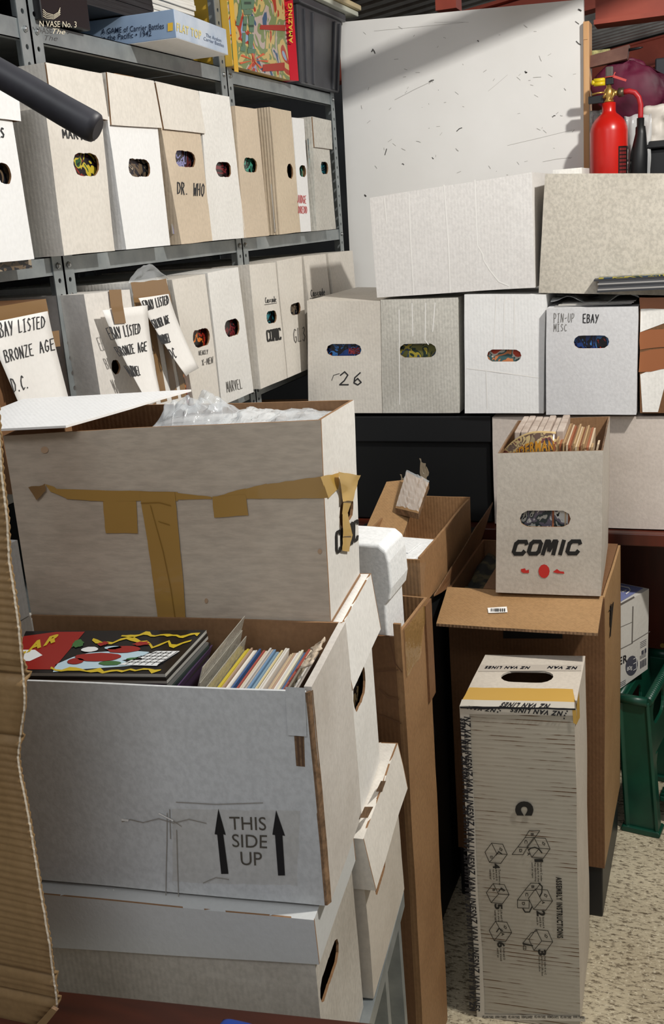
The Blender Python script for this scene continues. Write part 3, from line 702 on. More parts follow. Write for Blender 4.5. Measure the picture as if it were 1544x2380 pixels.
# wargame box jutting over the edge
P1, P2 = onZ(412, 87, ZT), onZ(531, 127, ZT)
P1.x = -.994; d12 = (P2-P1); d12.z = 0
back = Vector((-d12.y, d12.x, 0)).normalized(); gh = .05
BLUE = noisy('pale_blue_print', '7890b0', '93a8c2', 6, .4); LBLUE = noisy('worn_light_blue_print', 'a2b2c6', 'c3ccd8', 12, .4)
q = [P1+Vector((0, 0, gh)), P2+Vector((0, 0, gh)), P2, P1]; b = [p+back*.30 for p in q]
r = empty('board_game_box', (q[2]+b[3])/2, 'flat blue wargame box jutting over the top shelf edge', 'game box')
mb = MB(); mb.hexa(q, b, 0, 1, 0); mb.f[-2]; mb.build('box_lid', [LBLUE, BLUE], r, bevel=.0012)
mb = MB(); mb.hexa([p-Vector((0, 0, 0.0006)) if i > 1 else p-Vector((0, 0, gh+.0002)) for i, p in enumerate(q)], [p-Vector((0, 0, .0006)) if i > 1 else p-Vector((0, 0, gh+.0002)) for i, p in enumerate(b)]); mb.build('box_base', WHITE2, r)
gp = Plane(P1, -back); gs = Plane(P1, (P1-P2))
mb = MB(); letter(mb, gs, 'A GAME of Carrier Battles', [(236, 67), (381, 53), (381, 67), (236, 80)], .012, amp=0); letter(mb, gs, 'in the Pacific • 1942', [(236, 83), (352, 70), (352, 84), (236, 96)], .012, amp=0); mb.build('printed_lettering', plain('navy_print', '16243c', .5), r)
mb = MB(); letter(mb, gp, 'FLAT TOP', [(411, 52), (468, 72), (468, 92), (411, 72)], .03, amp=0); mb.build('printed_lettering', plain('pale_yellow_print', 'd2c486', .5), r)
mb = MB(); poly(mb, gs, [(390, 54), (402, 52), (402, 71), (390, 73)], amp=0); mb.build('printed_emblem', plain('yellow_emblem', 'e0b63c', .5), r)
mb = MB(); letter(mb, gp, 'The Avalon\nCarrier Battles', [(474, 75), (520, 92), (521, 110), (474, 93)], .0, amp=0); mb.build('printed_lettering', plain('slate_print', '66768e', .5), r)
# toy robot box
PIC = cover(30, ['8fa8c4', 'a83a26', 'c8b070', '7a8a5a', 'b8a8a0', '3c5a7a'], 9)
rb = Plane((-1.072, 0, 0), (1, 0, 0))
q = qX([(512, -60), (668, -60), (674, 178), (543, 168)], -1.072, ZT)
q[0].y = q[3].y+.0; q[1].y = q[2].y
r = empty('toy_box', (q[2]+q[3])/2+Vector((-.04, 0, 0)), 'tall toy box picturing a green robot with red side lettering', 'toy box')
mb = MB(); mb.hexa(q, [p+NX*.10 for p in q], 0, 1, 1); mb.build('body', [PIC, plain('box_yellow', 'c9a23a', .35)], r, bevel=.001)
PR = plain('robot_box_red', 'c22030', .3); GR = plain('robot_green', '5c7c64', .4); GRD = plain('robot_shadow_green', '33483c', .4)
mb = MB(); mb.hexa([Vector((-1.071, q[2].y+.0003, q[1].z)), Vector((-1.06, q[2].y+.03, q[1].z)), Vector((-1.06, q[2].y+.03, ZT)), Vector((-1.071, q[2].y+.0003, ZT))],
                   [Vector((-1.16, q[2].y+.0003, q[1].z)), Vector((-1.16, q[2].y+.03, q[1].z)), Vector((-1.16, q[2].y+.03, ZT)), Vector((-1.16, q[2].y+.0003, ZT))]); mb.build('side_panel', PR, r)
mb = MB(); rp = Plane((-1.0655, 0, 0), (1, 0, 0)); letter(mb, rp, 'AMAZING ROBOT', [(672, 100), (668, -70), (678, -70), (681, 100)], .02, eps=.0065, amp=0); mb.build('printed_lettering', plain('box_yellow_ink', 'e8c83a', .4), r)
mb = MB()
for pts in ([(560, 0), (592, -2), (590, 20), (562, 22)], [(566, 22), (588, 22), (586, 34), (568, 34)], [(558, 4), (552, 40), (548, 58), (556, 60), (563, 30)], [(566, 38), (575, 38), (573, 72), (565, 72)], [(578, 36), (592, 38), (590, 75), (580, 74)],
            [(564, 76), (572, 76), (570, 108), (563, 108)], [(578, 78), (590, 80), (588, 112), (578, 112)], [(560, 108), (572, 108), (570, 120), (558, 118)], [(576, 112), (596, 114), (594, 124), (576, 124)]): poly(mb, rb, pts, .0012, 0, 0)
for pts in ([(568, 4), (584, 4), (584, 10), (568, 10)], [(566, 55), (573, 55), (573, 60), (566, 60)], [(580, 58), (590, 58), (590, 63), (580, 63)]): poly(mb, rb, pts, .0016, 1, 0)
mb.build('printed_robot', [GR, GRD], r)
mb = MB()
poly(mb, rb, [(606, 58), (664, 58), (664, 72), (604, 68)], .0012, 0, 0); poly(mb, rb, [(612, 150), (662, 145), (662, 164), (610, 166)], .0012, 0, 0)
for k_ in range(7):
    a = k_*.9; cx, cy = 590, 140; poly(mb, rb, [(cx, cy), (cx+34*math.cos(a), cy+22*math.sin(a)), (cx+34*math.cos(a+.22), cy+22*math.sin(a+.22))], .0010, 1, 0)
mb.build('printed_bursts', [plain('print_red', 'a33022', .4), plain('print_orange', 'd0603a', .4)], r)
mb = MB(); poly(mb, rb, [(529, -40), (540, -40), (555, 168), (545, 166)], .0011, 0, 0); mb.build('printed_border', plain('box_gold', 'd8a92e', .35), r)
# dark crate with ribs and pale boards on it
r = empty('storage_crate', (-1.2, 2.88, ZT), 'dark grey ribbed plastic crate at the far end of the top shelf', 'crate')
q = [onX(679, -20, -1.06), onX(795, 22, -1.06), onX(788, 206, -1.075), onX(700, 190, -1.075)]
q[0].z = q[1].z = 2.13; q[2].z = q[3].z = ZT; q[1].y = min(q[1].y, 3.09); q[2].y = min(q[2].y, 3.07)
q[0].y = q[3].y-.02; 
mb = MB(); mb.hexa(q, [p+Vector((-.3, 0, 0)) for p in q]); mb.build('body', CRATE, r, bevel=.004)
for k_, u in enumerate((.12, .30, .80, .93)):
    a, b = bil(q, u, .12), bil(q, u, .98); mb = MB(); mb.hexa([a+Vector((.006, -.006, 0)), a+Vector((.006, .006, 0)), b+Vector((.006, .006, 0)), b+Vector((.006, -.006, 0))], [a+Vector((-.002, -.006, 0)), a+Vector((-.002, .006, 0)), b+Vector((-.002, .006, 0)), b+Vector((-.002, -.006, 0))]); mb.build('rib', CRATE, r, bevel=.002)
mb = MB(); a, b = q[0], q[1]; mb.box((-1.37, a.y-.005, 2.112), (-1.05, b.y+.003, 2.134)); mb.build('rim', CRATE, r, bevel=.004)
for k_, (z_, c, l) in enumerate(((2.1345, 'cfd2c4', 'pale grey board lying on the dark crate'), (2.1500, 'd8c69c', 'cream board lying topmost on the dark crate'))):
    mb = MB(); mb.box((-1.30, 2.50, z_), (-1.035+.01*k_, 3.16, z_+.014), rz=0); tag(mb.build('board', plain('board_'+str(k_), c, .6), bevel=.003), l, 'board')

# black pipe in the foreground
D0 = .80
pts = [O+ray(px, py)*D0 for px, py in ((-420, -70), (-200, 55), (-60, 137), (60, 205), (150, 258), (212, 293))]
pts += [O+ray(222, 298)*D0, O+ray(228, 301)*D0]
mb = MB(); mb.tube(pts, [.0105, .0105, .0108, .0112, .0116, .0119, .0112, .0085], 24); r = mb.build('pipe', RUBBER)
tag(r, 'black rubber covered pipe end crossing the top left corner', 'pipe')
#PART3

# ================================================================== row of boxes at the back (y = 2.5)
ZR = 1.08
YF = Vector((0, 1, 0))
def qP(pl, pts, z=None):
    q = [pl.at(a, b) for a, b in pts]
    if z is not None: q[2].z = q[3].z = z
    return q
def yplane(x0, y0, yaw=0.0): return Plane((x0, y0, 0), (math.sin(yaw), -math.cos(yaw), 0))
def hole_for(q, pl, hx, hy, wpx, hpx, k=1.0):
    c = pl.at(hx, hy); e = q[1]-q[0]; u = (c-q[0]).dot(e)/e.dot(e); mt = lerp(q[0], q[1], u); mb_ = lerp(q[3], q[2], u); v = (mt.z-c.z)/(mt.z-mb_.z)
    return (u, v, (pl.at(hx+wpx/2, hy)-pl.at(hx-wpx/2, hy)).length, (pl.at(hx, hy+hpx/2)-pl.at(hx, hy-hpx/2)).length*k, 1)
def rowbox(label, pts, plane, z, mats, hole=None, comic=None, depth=.40, group='comic boxes in the back row', **kw):
    q = qP(plane, pts, z); h = hole_for(q, plane, *hole) if hole else None
    r, pl = carton(label, q, depth, -plane.n, mats, hole=h, group=group, **kw)
    if comic: comic_inside(pl, hole[0], hole[1], .15, .20, COV[comic[0]], comic[1], mid=(q[0]+q[1]+q[2]+q[3])/4)
    return r, pl
pa = yplane(-1.0, 2.5); 
def creases(r, pl, lines, wd=2.2):
    mb = MB()
    for ln in lines: ribbon(mb, pl, ln, wd, .0004)
    mb.build('crease', plain('pale_crease', 'f4f2ee', .6), r, kind='stuff')
r, pl = rowbox('cream comic box with 2G written under its hand hole', [(714, 698), (884, 700), (889, 957), (717, 950)], pa, ZR, [CREAM, INNER, EDGE], (800, 813, 82, 28), (8, 'dark comic with a red strip showing through the 2G box hand hole'))
mb = MB(); hand(mb, pl, '26', [(788, 864), (850, 866), (850, 896), (788, 894)], 3); ribbon(mb, pl, [(790, 868), (776, 872), (772, 884)], 1.2); mb.build('handwriting', PEN, r)
mb = MB(); letter(mb, Plane(pl.p-pl.n*.011, pl.n), 'MARVEL', [(811, 808), (838, 808), (838, 823), (811, 823)], .03, amp=0, eps=0); tag(mb.build('printed_label', plain('red_label', 'b03a34', .5)), 'red printed title on the comic inside the 2G box', 'comic title')
r, pl = rowbox('stained grey white comic box with ridged front, second of the back row', [(885, 697), (1065, 692), (1068, 958), (890, 957)], pa, ZR, [GREYW, INNER, EDGE], (973, 814, 86, 32), (10, 'yellow and blue comic showing through the stained grey box hand hole'))
creases(r, pl, [[(958, 705), (960, 780)], [(990, 704), (988, 790), (996, 800)], [(1012, 704), (1006, 770)], [(928, 720), (930, 940)]])
r, pl = rowbox('bright white comic box with vertical creases, third of the back row', [(1080, 685), (1268, 684), (1264, 962), (1080, 960)], yplane(-.5, 2.49, -.03), ZR, [WHITE2, INNER, EDGE], (1172, 827, 80, 28), (9, 'red and pale comic showing through the bright white box hand hole'))
creases(r, pl, [[(1154, 690), (1148, 812)], [(1173, 690), (1172, 812)], [(1196, 690), (1196, 812)], [(1130, 860), (1132, 950)], [(1085, 856), (1130, 862), (1262, 880)]])
r, pl = rowbox('white magazine box marked PIN-UP MISC and EBAY', [(1270, 716), (1483, 713), (1479, 968), (1270, 963)], yplane(-.4, 2.47, 0), ZR, [board('cool_bright_board', 'dcdcde', .04, off=50), INNER, EDGE], (1374, 795, 82, 30), (8, 'blue comic showing through the PIN-UP MISC box hand hole'))
mb = MB(); hand(mb, pl, 'EBAY', [(1355, 730), (1394, 731), (1392, 750), (1355, 750)], 2.2); mb.build('handwriting', PEN, r)
mb = MB(); hand(mb, pl, 'PIN-UP', [(1287, 728), (1338, 728), (1336, 748), (1287, 750)], 1.1); hand(mb, pl, 'MISC', [(1287, 752), (1320, 754), (1320, 769), (1287, 770)], 1.1); mb.build('handwriting', PENCIL, r)
# clear bags on it
mb = MB()
def bg(u, v): return Vector((-.385+.20*u, 2.50+.24*v, 1.345+.012*math.sin(u*9+v*3)+.014*noise.noise(Vector((u*5, v*5, 7)))))
mb.grid(bg, 22, 14); tag(mb.build('plastic_bag', FILM, solid=.0006), 'clear plastic bags lying on the PIN-UP MISC box', 'bag')
for k_ in range(3):
    mb = MB(); mb.box((-.375+.008*k_, 2.49+.01*k_, 1.3335+.0022*k_), (-.20+.004*k_, 2.74, 1.3352+.0022*k_)); tag(mb.build('bagged_comic', [SPINE[6], SPINE[0]][k_ % 2]), ['lowest', 'middle', 'uppermost'][k_]+' bagged comic lying flat on the PIN-UP MISC box', 'comic', 'bagged comics on the PIN-UP MISC box')
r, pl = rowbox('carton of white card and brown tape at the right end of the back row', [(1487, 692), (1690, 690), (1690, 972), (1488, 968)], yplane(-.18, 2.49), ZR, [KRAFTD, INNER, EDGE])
mb = MB(); poly(mb, pl, [(1489, 716), (1560, 712), (1560, 745), (1488, 772)]); mb.build('white_patch', WHITE, r); mb = MB(); poly(mb, pl, [(1489, 870), (1560, 840), (1530, 958), (1494, 958)]); mb.build('white_patch', WHITE, r)
mb = MB(); strip(mb, pl, [(1487, 692), (1690, 690), (1690, 716), (1487, 718)], .0012, rag=2); strip(mb, pl, [(1487, 772), (1690, 745), (1690, 795), (1487, 812)], .0012, rag=3); strip(mb, pl, [(1487, 818), (1690, 790), (1690, 832), (1487, 866)], .0014, rag=3); mb.build('tape', plain('red_brown_tape', '9a5f3a', .3), r)
# stack of magazines lying across the last two boxes
random.seed(5)
z = 1.366
for i in range(7):
    h = .0042; dx = random.uniform(-.006, .006); mb = MB(); mb.box((-.275+dx, 2.452, z), (-.05+dx, 2.495, z+h-.0005), rz=.04, piv=(-.2, 2.47, 0))
    m_ = [plain('dark_magazine_edge', '35363a', .5), SPINE[6], plain('charcoal_spine', '4a4b4f', .4)][i % 3]
    tag(mb.build('magazine', m_), ORD[7-i]+' magazine from the top of the low dark stack at the right edge', 'magazine', 'magazines stacked on the back row'); z += h
mb = MB(); mb.box((-.27, 2.455, z), (-.05, 2.495, z+.003), rz=.04, piv=(-.2, 2.47, 0)); tag(mb.build('magazine', COV[10]), 'green covered magazine topmost of the low stack at the right edge', 'magazine', 'magazines stacked on the back row')

# upper pair of white boxes
ZA = 1.368
yawA = -.03
r, pl = rowbox('large plain white box with vertical creases lying on the back row', [(860, 460), (1237, 400), (1243, 668), (877, 692)], yplane(-.85, 2.50, yawA), None, [board('plain_white_board', 'ece9e6', .04, off=52, flute=.1), INNER, EDGE], depth=.21, group='white boxes on top of the back row', div=.06)
creases(r, pl, [[(952, 452), (955, 560), (962, 684)], [(1033, 430), (1042, 560), (1047, 680)], [(1104, 418), (1110, 570), (1122, 590), (1124, 604), (1140, 630), (1160, 655), (1182, 664)], [(894, 462), (900, 520)]], 3)
mb = MB(); mb.box((-.80, 2.52, 1.3665), (-.44, 2.70, 1.3695)); 
r, pl = rowbox('mottled cream box resting at the right on the back row', [(1268, 404), (1700, 402), (1700, 690), (1252, 680)], yplane(-.4, 2.49, .02), None, [board('speckled_cream_board', 'd0c9bc', .2, off=54, fibre=.14, dark='938b7a'), INNER, EDGE], depth=.30, group='white boxes on top of the back row', div=.06)
# small white box end between them
carton('white box end seen in the slot between the two upper boxes', [Vector((-.412, 2.735, 1.648)), Vector((-.34, 2.735, 1.648)), Vector((-.34, 2.735, 1.372)), Vector((-.412, 2.735, 1.372))], .15, YF, [WHITE, INNER, EDGE], hole=(.35, .45, .03, .03, 1), group='white boxes on top of the back row')

# black lidded box and long white box under the row
r = empty('storage_box', (-.76, 2.65, .79), 'wide black lidded storage box under the back row', 'box')
mb = MB(); mb.box((-1.02, 2.515, .792), (-.543, 2.9, 1.01)); mb.build('body', BLACK, r, bevel=.003)
mb = MB(); mb.box((-1.026, 2.505, 1.003), (-.537, 2.906, 1.071)); mb.build('lid', plain('black_lid_board', '161719', .5, spec=.4), r, bevel=.003)
r, pl = carton('long stained white box under the right half of the back row', [Vector((-.533, 2.5, 1.068)), Vector((.25, 2.5, 1.072)), Vector((.25, 2.5, .793)), Vector((-.533, 2.5, .793))], .40, YF, [board('pinkish_white_board', 'd6cbc2', .12, off=56), INNER, EDGE], group=None)
# desk carrying them
r = empty('wooden_desk', (-.4, 2.8, 0), 'dark mahogany desk under the back row of boxes', 'desk')
mb = MB(); mb.box((-1.03, 2.47, .757), (.6, 3.06, .789)); mb.build('top', MAHOG, r, bevel=.003)
mb = MB(); mb.box((-1.0, 2.93, .02), (.6, 2.95, .757)); mb.build('back_panel', MAHOG, r)
for x0 in (-1.02, -.60, .55):
    mb = MB(); mb.box((x0, 2.50, .001), (x0+.03, 3.04, .757)); mb.build('leg', MAHOG, r)
mb = MB(); mb.box((-.55, 2.90, .70), (.55, 2.925, .757)); mb.build('rail', MAHOG, r)
mb = MB(); mb.box((-.115, 2.90, .02), (-.09, 2.928, .70)); mb.build('stile', MAHOG, r, bevel=.002)
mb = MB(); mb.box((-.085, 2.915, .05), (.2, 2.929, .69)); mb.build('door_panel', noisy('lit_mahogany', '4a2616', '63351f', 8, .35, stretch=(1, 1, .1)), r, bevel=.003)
mb = MB(); p_ = onY(1541, 1497, 2.905); mb.tube([p_, p_+Vector((0, -.012, 0))], [.004, .007], 12); mb.build('knob', BRASS, r)
mb = MB(); mb.box((-.99, 2.52, .05), (-.62, 2.92, .70)); mb.build('black_chest', BLACK, r, bevel=.004)  # plain black chest filling the dark space under the desk, grouped with it

# ================================================================== COMIC box on the flapped carton
pc = yplane(-.43, 2.03, .06)
ZC = .787
qc = qP(pc, [(1157, 1054), (1402, 1047), (1398, 1386), (1153, 1378)], ZC)
hc_ = hole_for(qc, pc, 1276, 1206, 118, 38)
r, plc = carton('open comic box printed COMIC with red ink blots, full of old comics', qc, .34, -pc.n, [board('greyish_comic_board', 'c9c1b5', .14, fibre=.08, off=58), INNER, EDGE], hole=hc_, top='open')
mb = MB(); blocky(mb, plc, 'COMIC', [(1195, 1258), (1353, 1257), (1352, 1287), (1193, 1288)], 9); mb.build('printed_lettering', BLACKM, r)
mb = MB(); poly(mb, plc, [(1212, 1322), (1222, 1320), (1224, 1325), (1231, 1323), (1231, 1331), (1218, 1331), (1213, 1328)])
poly(mb, plc, [(1266+13*math.cos(a*.5236), 1327+16*math.sin(a*.5236)) for a in range(12)])
poly(mb, plc, [(1287, 1328), (1296, 1322), (1303, 1327), (1312, 1328), (1313, 1333), (1304, 1332), (1298, 1332), (1290, 1330)]); mb.build('red_ink_marks', REDINK, r)
comic_inside(plc, 1276, 1206, .15, .20, COV[11], 'grey comic showing through the hand hole of the open COMIC box')
ex = Vector((math.cos(.06), math.sin(.06), 0)); ey = Vector((-math.sin(.06), math.cos(.06), 0)); c0 = Vector((qc[3].x, qc[3].y, 0))
def cbox(x0, x1, y0, y1, z0, z1, tilt=0, lean=0):
    q = [(x0, y0, z1), (x1, y0, z1), (x1, y0, z0), (x0, y0, z0), (x0, y1, z1), (x1, y1, z1), (x1, y1, z0), (x0, y1, z0)]
    out = []
    for x, y, z in q:
        x += tilt*(z-z0); y += lean*(z-z0); out.append(c0+ex*x+ey*y+Vector((0, 0, z)))
    return out
NPW = noisy('white_comic_back', 'a8978a', 'c4b6aa', 30, .7)
random.seed(21)
x = .034
for i in range(7):
    wd = random.uniform(.0125, .0165); v = cbox(x, x+wd-.0012, .055+random.uniform(-.003, .003), .23, .86, 1.118+random.uniform(-.003, .004), .02)
    mb = MB(); mb.hexa(v[:4], v[4:], 0, 1, 1); o = mb.build('comic_bundle', [NPW, NPW], bevel=.002, div=.03, amp=.002)
    tag(o, ORD[i]+' pale comic bundle from the left wall inside the COMIC box', 'comic bundle', 'pale comic bundles in the COMIC box'); x += wd
for i in range(20):
    wd = random.uniform(.0031, .0044); y0 = .045+random.uniform(-.006, .01)
    v = cbox(x-.02, x-.02+wd-.0004, y0-.03, .21, .86, 1.106+random.uniform(-.004, .005)-i*.0006, .03)
    mb = MB(); mb.hexa(v[:4], v[4:], 0); o = mb.build('comic', NEWSP[random.randrange(4)])
    tag(o, ORD[i]+' newsprint comic from the pale bundles, on edge inside the COMIC box', 'comic', 'newsprint comics in the COMIC box'); x += wd
for i in range(4):
    v = cbox(.150+.008*i, .154+.008*i, .012, .05, .95, 1.085+.006*i, .16+.02*i)
    mb = MB(); mb.hexa(v[:4], v[4:], 0); o = mb.build('comic', NEWSP[(i*2) % 4]); tag(o, ORD[i]+' from the left of the comics leaning at the front right of the COMIC box', 'comic', 'leaning comics in the COMIC box')
# curled comic with its title at the front left
def cur(u, v):
    a = u; return c0+ex*(.016+.112*a)+ey*(.014+.03*(1-a)**2)+Vector((0, 0, 1.128-.012*abs(a-.55)**1.5-.045*(1-a)**3-.25*v))
TT = plain('aged_yellow_page', 'c2a774', .7)
mb = MB(); mb.grid(cur, 12, 6); o = mb.build('comic', cover(40, ['8a7a5c', '5a4438', 'b09a6c', '6a3a34', '2a2420'], 30), solid=.004); tag(o, 'curled comic with an orange SPIDERMAN title at the front of the COMIC box', 'comic')
mb = MB(); uv, fs = glyphs('SPIDERMAN', .03)
mb.add([cur(.10+.86*a, .055+.09*b+.03*(1-a)**1.5)-ey*.0035 for a, b in uv], fs); mb.build('printed_title', plain('orange_title', 'd8962c', .5), o)
mb = MB(); mb.grid(lambda u, v: cur(u*.97+.02, v*.06-.012)+ey*.004, 12, 2); mb.build('back_page', TT, o, solid=.002)

# ================================================================== tall brown carton with flaps
ZG = .775
r = empty('moving_carton', (-.378, 2.235, .13), 'tall brown carton with its front flap folded out, under the COMIC box', 'carton')
gx0, gx1, gy0, gy1, gz0 = -.548, -.214, 2.06, 2.42, .131
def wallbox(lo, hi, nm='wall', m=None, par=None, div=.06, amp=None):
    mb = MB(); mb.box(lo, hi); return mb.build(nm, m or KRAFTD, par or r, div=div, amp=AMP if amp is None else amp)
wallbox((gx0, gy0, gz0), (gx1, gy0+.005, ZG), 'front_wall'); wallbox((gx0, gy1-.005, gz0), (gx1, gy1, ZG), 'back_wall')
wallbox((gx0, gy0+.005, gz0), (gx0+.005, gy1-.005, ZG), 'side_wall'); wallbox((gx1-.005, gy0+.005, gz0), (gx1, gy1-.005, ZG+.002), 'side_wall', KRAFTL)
wallbox((gx0+.005, gy0+.005, gz0), (gx1-.005, gy1-.005, gz0+.005), 'bottom')
wallbox((-.47, gy0+.006, ZG+.0), (gx1-.006, gy1-.006, ZG+.0055), 'inner_flap')
fq = [Vector((gx0, gy0, ZG)), Vector((gx1-.002, gy0, ZG+.001)), onZ(1390, 1478, ZG-.022), onZ(1015, 1455, ZG-.022)]
mb = MB(); mb.hexa([p+Vector((0, 0, .006)) for p in fq], fq, 0, 1, 1); mb.build('front_flap', [KRAFTL, EDGE], r, div=.05, amp=.002)
fl = Plane(fq[0]+Vector((0, 0, .006)), (fq[1]-fq[0]).cross(fq[3]-fq[0])*-1)
if fl.n.z < 0: fl.n = -fl.n
mb = MB(); strip(mb, fl, [(1133, 1412), (1178, 1409), (1180, 1422), (1135, 1424)], .0016, nu=3, nv=2); st = mb.build('sticker', PAPER, r)
mb = MB()
random.seed(2)
x = 1141
while x < 1172:
    wd = random.choice((1, 1.5, 2.5)); poly(mb, fl, [(x, 1413), (x+wd, 1413), (x+wd, 1420), (x, 1420)], .003); x += wd+random.choice((1.2, 2))
mb.build('barcode', BLACKM, st)
lf = [Vector((gx0, gy0+.01, ZG)), Vector((gx0, gy1-.02, ZG)), Vector((gx0+.028, gy1+.0, ZG+.095)), Vector((gx0-.003, gy0-.10, ZG+.022))]
mb = MB(); mb.hexa([p+Vector((0, 0, .005)) for p in lf], lf, 0, 1, 0); mb.build('side_flap', [KRAFTD, EDGE], r, div=.05, amp=.003)
mb = MB(); pG = yplane(0, gy0); strip(mb, pG, [(1170, 1466), (1308, 1466), (1308, 1484), (1170, 1484)], .002); mb.build('dark_label', BLACKM, r)
mb = MB(); pS = Plane((gx1, 0, 0), (1, 0, 0)); ribbon(mb, pS, [(1422, 1405), (1420, 1455)], 2.5, .002); ribbon(mb, pS, [(1427, 1400), (1424, 1430), (1419, 1480)], 1.8, .002); ribbon(mb, pS, [(1417, 1420), (1424, 1412), (1420, 1436)], 1.8, .002); mb.build('pen_marks', BLACKM, r)
CAMO = noisy('dark_camouflage_cloth', '121210', '4a4228', 16, .8, lo=.48, hi=.56)
mb = MB(); mb.grid(lambda u, v: Vector((-.535+.06*u, 2.075+.32*v, .735+.02*noise.noise(Vector((u*3, v*5, 4))))), 8, 14); tag(mb.build('folded_cloth', CAMO, solid=.01), 'dark camouflage cloth inside the tall brown carton', 'cloth')
mb = MB(); mb.box((gx0+.002, gy0+.003, 0), (gx1-.004, gy1-.004, .1305)); tag(mb.build('storage_tray', PLASTIC_BK, bevel=.003), 'black plastic tray under the tall brown carton', 'tray')

# ================================================================== moving company carton standing on end
pn = yplane(-.43, 1.69, .0875)
qn = qP(pn, [(1068, 1642), (1336, 1650), (1349, 2376), (1110, 2368)], .001)
qn[0].z = qn[1].z = .688
nn = -pn.n
r = empty('book_carton', (-.32, 1.82, 0), 'dirty white book carton on end with NZ VAN LINES tape and ASSEMBLY INSTRUCTIONS', 'carton')
def ribbed():
    m, nt, b = newmat('ribbed_dirty_shaded_board')
    tc = nt.nodes.new('ShaderNodeTexCoord'); sp = nt.nodes.new('ShaderNodeSeparateXYZ'); nt.links.new(tc.outputs['Object'], sp.inputs[0])
    mu = N(nt, 'ShaderNodeMath', operation='MULTIPLY'); nt.links.new(sp.outputs[2], mu.inputs[0]); mu.inputs[1].default_value = 2*math.pi/.0089
    si = N(nt, 'ShaderNodeMath', operation='SINE'); nt.links.new(mu.outputs[0], si.inputs[0])
    dirt = tex(nt, 9, 5, stretch=(1.0, 1, 1.6), off=3); f = ramp(nt, dirt, [(.43, g(0)), (.60, g(1))])
    line = ramp(nt, si.outputs[0], [(.55, g(0)), (.95, g(1))])
    mm = mixc(nt, 1, f, line, 'MULTIPLY')
    brk = ramp(nt, tex(nt, 30, 3, stretch=(.5, 1, 3)), [(.46, g(.04)), (.56, g(1))]); mm = mixc(nt, 1, mm, brk, 'MULTIPLY')
    col = mixc(nt, mm, lin('b2ab9c'), lin('5c3e22'))  # board tone darkened for shade on this front; brown lines are dirt
    cl = ramp(nt, tex(nt, 4, 4, off=9), [(.3, g(.88)), (.7, g(1.0))]); col = mixc(nt, 1, col, cl, 'MULTIPLY')
    nt.links.new(col, b.inputs['Base Color']); b.inputs['Roughness'].default_value = .6
    ad = N(nt, 'ShaderNodeMath', operation='MULTIPLY'); nt.links.new(si.outputs[0], ad.inputs[0]); ad.inputs[1].default_value = .4
    bump(nt, b, ad.outputs[0], .14, .001)
    return m
RIB = ribbed(); NSIDE = board('dirty_side_board', 'd0c6b8', .12, off=60); 
dN = .262
bq = [p+nn*dN for p in qn]
for i, px in ((0, (1128, 1522)), (1, (1361, 1524))):
    t_ = onZ(px[0], px[1], .690); bq[i] = t_
bq[2].x = bq[1].x+.006; bq[3].x = bq[0].x
mb = MB()
slab(mb, [bq[0], bq[1], qn[1], qn[0]], Vector((0, 0, -1)), .004, 1, 2, 1, (.50, .42, .100, .052, 1))
slab(mb, qn, nn, .004, 0, 2, 1)
slab(mb, [bq[1], bq[0], bq[3], bq[2]], -nn, .004, 1, 2, 1)
slab(mb, [qn[1], bq[1], bq[2], qn[2]], Vector((-1, 0, 0)), .004, 1, 2, 1); slab(mb, [bq[0], qn[0], qn[3], bq[3]], Vector((1, 0, 0)), .004, 1, 2, 1)
slab(mb, [bq[3], bq[2], qn[2], qn[3]], Vector((0, 0, 1)), .004, 1, 2, 1)
mb.build('body', [RIB, NSIDE, INNER], r, div=.05, amp=.0022)
an = .0022
fn_ = Plane(qn[0], pn.n); tn = Plane((0, 0, .689), (0, 0, 1))
DKI = plain('navy_black_print', '14161f', .45); GTAPE = plain('clear_glossy_tape', 'b4b0a6', .12, Coat_Weight=.8)
WTAPE = plain('white_printed_tape', 'c4beb2', .22, Coat_Weight=.5)
sd = Plane((qn[1].x-.0005, 0, 0), (1, 0, 0))
mb = MB(); strip(mb, tn, [(1092, 1598), (1332, 1602), (1340, 1640), (1072, 1632)], .0016, nu=14, nv=4, amp=an, rag=1.5)
mb.build('yellow_tape', TAPEY, r)
mb = MB(); strip(mb, Plane((qn[1].x+.0015, 0, 0), (1, 0, 0)), [(1341, 1640), (1347, 1606), (1349, 1668), (1341, 1684)], .001, nu=3, amp=an); strip(mb, fn_, [(1331, 1650), (1340, 1650), (1341, 1684), (1333, 1680)], .0032, nu=3, amp=an); mb.build('yellow_tape', TAPEY, r)
mb = MB(); strip(mb, tn, [(1074, 1626), (1338, 1632), (1341, 1650), (1068, 1642)], .0024, nu=16, nv=3, amp=an); strip(mb, fn_, [(1068, 1640), (1341, 1648), (1341, 1664), (1070, 1660)], .0016, nu=16, nv=3, amp=an)
strip(mb, fn_, [(1068, 1642), (1090, 1642), (1128, 2368), (1110, 2368)], .0014, nu=4, nv=40, amp=an, lift=.0008); mb.build('printed_tape', WTAPE, r)
mb = MB(); strip(mb, tn, [(1118, 1545), (1352, 1545), (1351, 1560), (1112, 1560)], .0012, nu=12, nv=2, amp=an); mb.build('clear_tape', plain('tape_on_top', 'c9bfb2', .2, Coat_Weight=.5), r)
mb = MB(); strip(mb, fn_, [(1114, 2356), (1360, 2362), (1361, 2374), (1112, 2368)], .0014, nu=14, nv=2, amp=an); mb.build('bottom_tape', WTAPE, r)
mb = MB()
L_ = lambda pl, t, q, b=.04, s=.25, e=.0034: letter(mb, pl, t, q, b, s, eps=e, amp=an)
